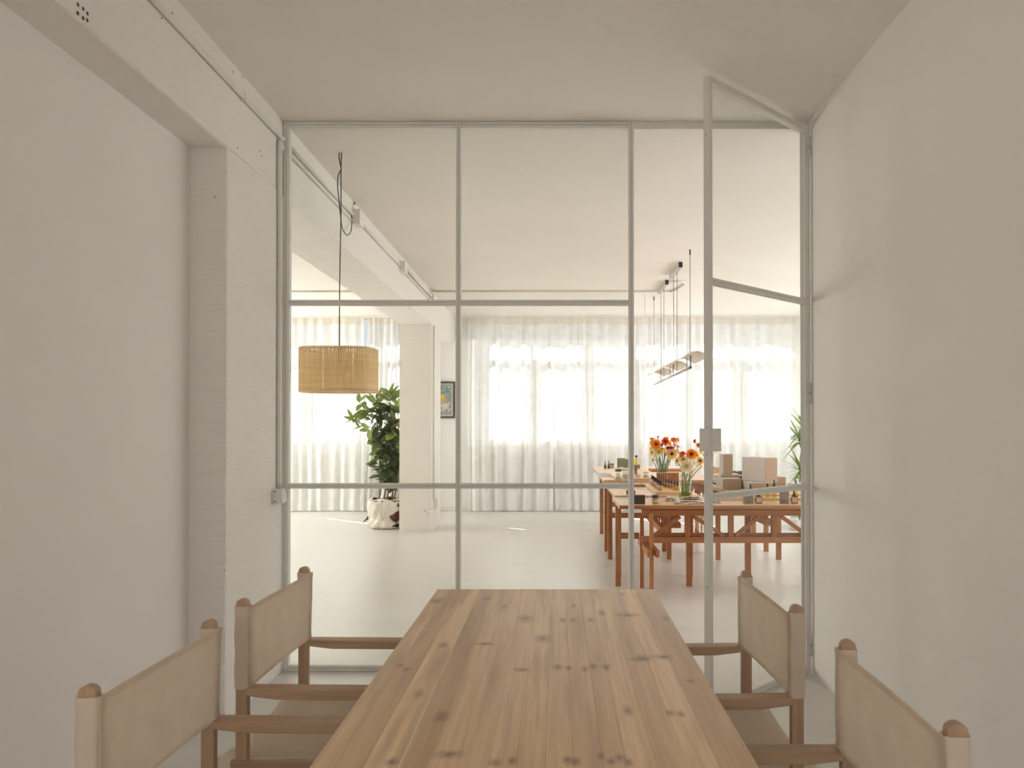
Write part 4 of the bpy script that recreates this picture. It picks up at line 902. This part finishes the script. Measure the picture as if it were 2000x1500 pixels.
def fl(V, Y, zx, zy, rp, mat, face, label, centre='flower_dark', n=15, grp='', dy=0, curl=.5):
    px, py = g10(zx, zy); h__ = at(px, py, Y+dy); tow = (CAM-h__).normalized()
    fv = {'cam': tow+Vector((0, 0, .05)), 'up': tow*.35+Vector((0, 0, 1)), 'tilt': tow+Vector((0, 0, .8)), 'left': tow*.5+Vector((-1, 0, .3)), 'right': tow*.6+Vector((1, 0, .3)), 'side': tow*.15+Vector((.5, 0, 1)), 'back': tow*.2+Vector((-.6, .3, .9))}[face]
    k = NF; b0 = V+Vector((.03*math.cos(k*2.4), .03*math.sin(k*2.4), .016))
    return gerbera(h__, wpx(rp, Y), mat, fv, b0, label, centre, n, grp, curl)
G1 = 'gerberas in the front vase'; G2 = 'gerberas in the rear vase'; G3 = 'gerberas in the small vase'
for a_ in ((900,470,11.5,'petal_orange','cam','large orange gerbera with dark centre at the front bouquet top right','flower_dark',20,-.02),
           (1000,490,10,'petal_yellow','right','yellow orange gerbera behind the large orange one','flower_dark',16,.04),
           (732,462,6.5,'petal_red','tilt','red orange gerbera at the top of the front bouquet','petal_red',16,.02),
           (712,530,6,'petal_coral','cam','rust coloured gerbera below the red orange one','petal_red',14,.03),
           (805,710,13.5,'petal_cream','cam','large cream gerbera facing forward at the front vase rim','flower_gold',22,-.06),
           (945,655,11,'petal_cream','right','cream gerbera right of the large cream one','flower_gold',18,-.02),
           (1075,600,8,'petal_peach','cam','peach gerbera with dark centre at the right of the front bouquet','flower_dark',14,.0),
           (1085,705,5.5,'petal_yellow','right','small yellow gerbera low at the right of the front bouquet','petal_yellow',12,.02),
           (632,600,9,'petal_pale','left','pale yellow gerbera with dark centre at the left of the front bouquet','flower_dark',16,-.01),
           (745,580,9,'petal_pale','tilt','pale yellow gerbera with dark centre above the large cream one','flower_dark',16,.0),
           (638,320,6,'petal_magenta','side','magenta gerbera on a long stem between the two bouquets','flower_dark',14,.05)):
    fl(V1, 7.02, a_[0], a_[1], a_[2], a_[3], a_[4], a_[5], a_[6], a_[7], G1, a_[8])
for a_ in ((215,275,11,'petal_orange','cam','large orange gerbera at the upper left of the rear bouquet','flower_dark',18,-.05),
           (250,135,7.5,'petal_coral','back','coral gerbera seen from the side at the rear bouquet top','petal_coral',14,.04),
           (135,175,7,'petal_coral','up','flat coral gerbera at the far left top of the rear bouquet','petal_coral',14,.02),
           (130,235,7,'petal_yellow','left','yellow gerbera behind the large orange one on the left','flower_dark',14,.04),
           (415,155,6.5,'petal_yellow','up','small yellow gerbera at the rear bouquet top centre','petal_yellow',14,.03),
           (395,225,8.5,'petal_red','cam','red orange gerbera in the middle of the rear bouquet','flower_dark',16,-.02),
           (480,270,7.5,'petal_yellow','right','yellow gerbera right of the red orange one','petal_yellow',14,.02),
           (560,195,7.5,'petal_coral','tilt','coral gerbera at the rear bouquet top right','petal_coral',14,.02),
           (640,185,5.5,'petal_orange','right','small orange gerbera at the far right top of the rear bouquet','petal_red',12,.03),
           (575,300,5,'petal_coral','right','small coral gerbera below the top right ones','petal_coral',12,.0),
           (500,355,8,'petal_magenta','up','dark magenta gerbera lying flat in the rear bouquet','flower_dark',14,-.05),
           (435,350,4.5,'petal_magenta','left','small dark magenta gerbera beside the yellow one','flower_dark',12,-.02),
           (320,290,3.5,'petal_magenta','cam','tiny magenta bud between the orange gerberas','flower_dark',10,-.03),
           (325,380,9.5,'petal_yellow','up','golden yellow gerbera above the cream one in the rear bouquet','flower_dark',18,-.07),
           (270,440,11.5,'petal_cream','tilt','cream gerbera at the rear vase front left','flower_gold',20,-.06),
           (520,465,12,'petal_peach','cam','large peach orange gerbera at the right of the rear vase','flower_dark',18,-.07),
           (570,430,8,'petal_yellow','tilt','yellow gerbera tucked behind the large peach one','petal_yellow',16,-.02),
           (140,440,9,'petal_pale','left','pale yellow gerbera at the left of the rear vase','flower_dark',16,-.03),
           (120,365,6,'petal_pale','left','small pale yellow gerbera at the far left edge','flower_gold',12,.0),
           (160,590,7.5,'petal_cream','left','drooping cream gerbera lowest at the left of the rear vase','flower_dark',14,-.04)):
    fl(V2, 8.2, a_[0], a_[1], a_[2], a_[3], a_[4], a_[5], a_[6], a_[7], G2, a_[8])
for a_ in ((970,215,4.5,'petal_magenta','left','small magenta gerbera left of the door pull','flower_dark',12,0),
           (1045,295,5,'petal_red','cam','small red gerbera beside the door pull','petal_red',14,0),
           (1110,400,9,'petal_pale','left','pale yellow gerbera below the door pull','flower_gold',16,-.02),
           (1350,440,9.5,'petal_cream','right','cream gerbera right of the door stile below the pull','flower_gold',18,-.03)):
    fl(V3, 9.35, a_[0], a_[1], a_[2], a_[3], a_[4], a_[5], a_[6], a_[7], G3, a_[8])

# ------------------------------------------------------------------ rubber plant
PX, PY = -2.235, 10.78
rp = thing('rubber_plant', 'tall rubber plant in a cloth wrapped pot beside the hall column', 'plant', (PX, PY, 0))
MB().lathe([(.15, 0), (.16, .01), (.20, .33), (.215, .335), (.215, .37), (.195, .37), (.19, .33)], 26).build('pot', 'terracotta', rp, True)
MB().lathe([(.19, .31), (.14, .345), (.01, .35)], 20).build('soil', 'soil', rp, True)
def wrap(u, v):
    a = 2*PI*u - PI/2; prof = [(.185, .0), (.232, .03), (.222, .09), (.205, .13), (.222, .19), (.245, .27), (.238, .33), (.205, .375), (.17, .385)]
    k = v*(len(prof)-1); i = min(int(k), len(prof)-2); f_ = k-i
    r = prof[i][0]*(1-f_)+prof[i+1][0]*f_; z = prof[i][1]*(1-f_)+prof[i+1][1]*f_
    r += .010*math.sin(5*a+9*v)+.007*math.sin(11*a-14*v+1)+.004*math.sin(23*a+20*v)
    z += .012*math.sin(4*a+2)*v
    r = min(r, .247)
    return (r*math.cos(a), r*math.sin(a), max(.002, z))
mbw = MB().grid(wrap, 96, 30); keep = []
for q in mbw.f:
    c_ = sum((Vector(mbw.v[i]) for i in q), Vector())/4; a = math.degrees(math.atan2(c_.y, c_.x))
    # diamond shaped opening facing front right
    d1 = abs(a+40)/30+abs(c_.z-.16)/.085; d2 = abs(a+38)/24+abs(c_.z-.045)/.03; d3 = abs(a+36)/9+abs(c_.z-.31)/.03
    if d1 > 1 and d2 > 1 and d3 > 1: keep.append(q)
mbw.f = keep; mbw.build('cloth_wrap', 'bag_cloth', rp, True, solid=.004)
MB().add([(-.22,-.05,.17),(-.29,-.06,.075),(-.285,-.06,.07),(-.235,-.05,.11),(-.215,-.05,.09),(-.21,-.05,.14)], [(0,1,2,3,4,5)]).build('strap_end', 'charcoal', rp, solid=.006)
leafM = {}
for nm, mt in (('dark', 'rubber_leaf'), ('young', 'rubber_leaf_young')):
    mb = MB(); L = 7; vs = []; fs = []
    for i in range(L+1):
        t_ = i/L; wd = .5*.47*math.sin(PI*t_**.85)**.8 if 0 < t_ < 1 else .004
        zc = -.10*t_**2; vs += [(-wd, t_, zc+.16*wd), (0, t_, zc), (wd, t_, zc+.16*wd)]
    for i in range(L): fs += [(3*i, 3*i+1, 3*i+4, 3*i+3), (3*i+1, 3*i+2, 3*i+5, 3*i+4)]
    me = bpy.data.meshes.new('leaf'); me.from_pydata(vs, [], fs); me.shade_smooth(); me.materials.append(M[mt]); leafM[nm] = me
def stemline(pts): return catmull(pts, 6)
rel = lambda px, py, Y: at(px, py, Y)-Vector((PX, PY, 0))
stems = [[(-.12, -.03, .33), rel(744, 955, 10.74), rel(740, 870, 10.72), rel(736, 815, 10.70), rel(735, 782, 10.70)],
         [(-.05, .03, .33), rel(753, 955, 10.8), rel(757, 880, 10.8), rel(762, 820, 10.78), rel(762, 775, 10.76)],
         [(0, -.02, .33), rel(760, 950, 10.76), rel(763, 880, 10.72), rel(768, 830, 10.7)],
         [(.06, .05, .33), rel(768, 955, 10.85), rel(778, 860, 11.3), rel(777, 800, 11.45)],
         [(.10, -.02, .33), rel(773, 955, 10.8), rel(776, 900, 10.9), rel(772, 860, 11.0)]]
branches = [[stems[0][3]+Vector((0, 0, -.10)), rel(722, 818, 10.66), rel(710, 797, 10.62), rel(700, 783, 10.6)], [stems[0][2], rel(716, 835, 10.62), rel(695, 823, 10.58), rel(686, 818, 10.56)],
            [stems[1][3], rel(775, 790, 10.9), rel(779, 768, 11.3)]]
for s_, (pts, r0) in enumerate([(p_, .011) for p_ in stems] + [(b2_, .006) for b2_ in branches]):
    ln = stemline(pts); MB().tube(ln, [r0*(1-.55*i/(len(ln)-1)) for i in range(len(ln))], 7).build('stem', 'stem_brown', rp, True)
rnd = random.Random(21)
def inside_col(p):
    q = p+Vector((PX, PY, 0)); return -2.02 < q.x < -1.54 and 10.36 < q.y < 11.18
nleaf = 0
def leaf_at(p, az, el, L, young):
    global nleaf
    d = Vector((math.cos(az)*math.cos(el), math.sin(az)*math.cos(el), math.sin(el)))
    if inside_col(p+d*L) or inside_col(p+d*L*.5) or inside_col(p): return
    q = (p+d*L)+Vector((PX, PY, 0))
    if q.y < 10.45 and q.x > -2.1: return
    x = d.cross(Vector((0, 0, 1))).normalized(); z = x.cross(d); roll = rnd.uniform(-1.1, 1.1)
    x2 = x*math.cos(roll)+z*math.sin(roll); z2_ = x2.cross(d)
    mt = Matrix((x2*L, d*L, z2_*L)).transposed().to_4x4(); mt.translation = p
    o = bpy.data.objects.new('leaf', leafM['young' if young else 'dark']); C.objects.link(o); o.parent = rp; o.matrix_local = mt; nleaf += 1
for si, pts in enumerate(stems):
    ln = stemline(pts); n = len(ln); a0 = rnd.uniform(0, 6)
    for i in range(4, n):
        t_ = i/(n-1)
        if ln[i].z < .60: continue
        for rep in range((3, 5, 5, 4, 4)[si]):
            a0 += 2.4; el = rnd.uniform(-1.05, .30) if t_ < .93 else rnd.uniform(.3, 1.2)
            leaf_at(ln[i]+Vector((0, 0, rnd.uniform(-.02, .02))), a0+rnd.uniform(-.3, .3), el, rnd.uniform(.17, .245) if si != 0 else rnd.uniform(.15, .20), t_ > .88 or (si == 0 and rnd.random() < .4))
for bi, pts in enumerate(branches):
    ln = stemline(pts); n = len(ln); a0 = rnd.uniform(0, 6)
    for i in range(5, n, 2):
        for rep in range(2):
            a0 += 2.4; el = rnd.uniform(-.8, .6) if i < n-3 else rnd.uniform(.1, 1.1); leaf_at(ln[i], a0, el, rnd.uniform(.14, .19), True)
# low leaves on the left
for (px, py, az, el) in ((742, 945, PI*.95, -.25), (745, 915, PI*.9, -.1), (738, 905, PI*1.05, .0), (742, 880, PI, -.35), (738, 895, PI*1.1, -.6), (738, 868, PI*.95, .2), (740, 852, PI, -.5)):
    leaf_at(rel(px, py, 10.7), az, el, .16, True)
tag(MB().lathe([(.006, 0), (.006, .5)], 6).build('plant_stake', 'stem_brown', None, loc=(PX-.1, PY+.05, .34)), 'thin wooden stake in the rubber plant pot', 'stake')
bpy.data.objects['plant_stake'].parent = rp; bpy.data.objects['plant_stake'].location = (-.1, .05, .34)
for k in ('label', 'category'): del bpy.data.objects['plant_stake'][k]

# ------------------------------------------------------------------ dracaena and shrub at the right
DX, DY = at(1566, 900, 10.9).x, 10.9
dr = thing('dracaena', 'spiky dracaena with green rosettes at the right behind the boxes', 'plant', (DX, DY, 0))
MB().lathe([(.13, 0), (.17, .28), (.18, .30), (.165, .30), (.16, .27), (.01, .26)], 22).build('pot', 'stoneware', dr, True)
me = bpy.data.meshes.new('blade'); vs = []; fs = []
for i in range(8):
    t_ = i/7; wd = .5*.105*(math.sin(PI*min(1, .18+.82*t_))**.7 if t_ < 1 else 0)+.002; vs += [(-wd, t_, -.13*t_**2.4+.2*wd), (0, t_, -.13*t_**2.4), (wd, t_, -.13*t_**2.4+.2*wd)]
for i in range(7): fs += [(3*i, 3*i+1, 3*i+4, 3*i+3), (3*i+1, 3*i+2, 3*i+5, 3*i+4)]
me.from_pydata(vs, [], fs); me.shade_smooth(); me.materials.append(M['blade_leaf'])
trunks = [[(0, 0, .25), (-.02, 0, .8), (.015, .02, 1.1), (-.03, 0, at(1559, 858, DY).z)], [(.03, .02, .25), (.05, .03, .6), (-.02, 0, at(1560, 915, DY).z)], [(.04, -.03, .25), (.06, 0, 1.0), (.02, 0, at(1563, 838, DY).z+.02)]]
for tr in trunks:
    ln = catmull(tr, 6); MB().tube(ln, .013, 8).build('stem', 'stem_brown', dr, True); top = ln[-1]
    for k in range(26):
        az = 2.4*k+rnd.uniform(-.2, .2); el = 1.25-1.9*(k/25); L = rnd.uniform(.26, .36)
        d = Vector((math.cos(az)*math.cos(el), math.sin(az)*math.cos(el), math.sin(el))); x = d.cross(Vector((0, 0, 1))).normalized(); z = x.cross(d)
        mt = Matrix((x*L, d*L, z*L)).transposed().to_4x4(); mt.translation = top-Vector((0, 0, .05*k/25))
        o = bpy.data.objects.new('leaf', me); C.objects.link(o); o.parent = dr; o.matrix_local = mt
sx = at(1556, 935, 10.6)
sh_ = thing('leafy_shrub', 'low leafy green shrub in front of the dracaena', 'plant', (sx.x+.02, 10.55, 0))
MB().lathe([(.12, 0), (.15, .14), (.14, .14), (.13, .12), (.01, .12)], 20).build('pot', 'stoneware', sh_, True)
sm = bpy.data.meshes.new('small_leaf'); sm.from_pydata([(0, 0, 0), (-.28, .35, .05), (0, .4, 0), (.28, .35, .05), (-.22, .7, .0), (0, .72, -.04), (.22, .7, 0), (0, 1, -.12)], [], [(0, 2, 1), (0, 3, 2), (1, 2, 5, 4), (2, 3, 6, 5), (4, 5, 7), (5, 6, 7)]); sm.materials.append(M['shrub_leaf'])
for k in range(7):
    az = 2*PI*k/7; top = Vector((.17*math.cos(az), .12*math.sin(az), rnd.uniform(.52, .74))); ln = catmull([(0, 0, .12), (top.x*.4, top.y*.4, .35), top], 6)
    MB().tube(ln, .004, 6).build('stem', 'stem_green', sh_, True)
    for i in range(2, len(ln)):
        for rep in range(2):
            a = rnd.uniform(0, 2*PI); el = rnd.uniform(-.4, .8); L = rnd.uniform(.055, .085)
            d = Vector((math.cos(a)*math.cos(el), math.sin(a)*math.cos(el), math.sin(el))); x = d.cross(Vector((0, 0, 1))).normalized(); z = x.cross(d)
            mt = Matrix((x*L, d*L, z*L)).transposed().to_4x4(); mt.translation = ln[i]
            o = bpy.data.objects.new('leaf', sm); C.objects.link(o); o.parent = sh_; o.matrix_local = mt
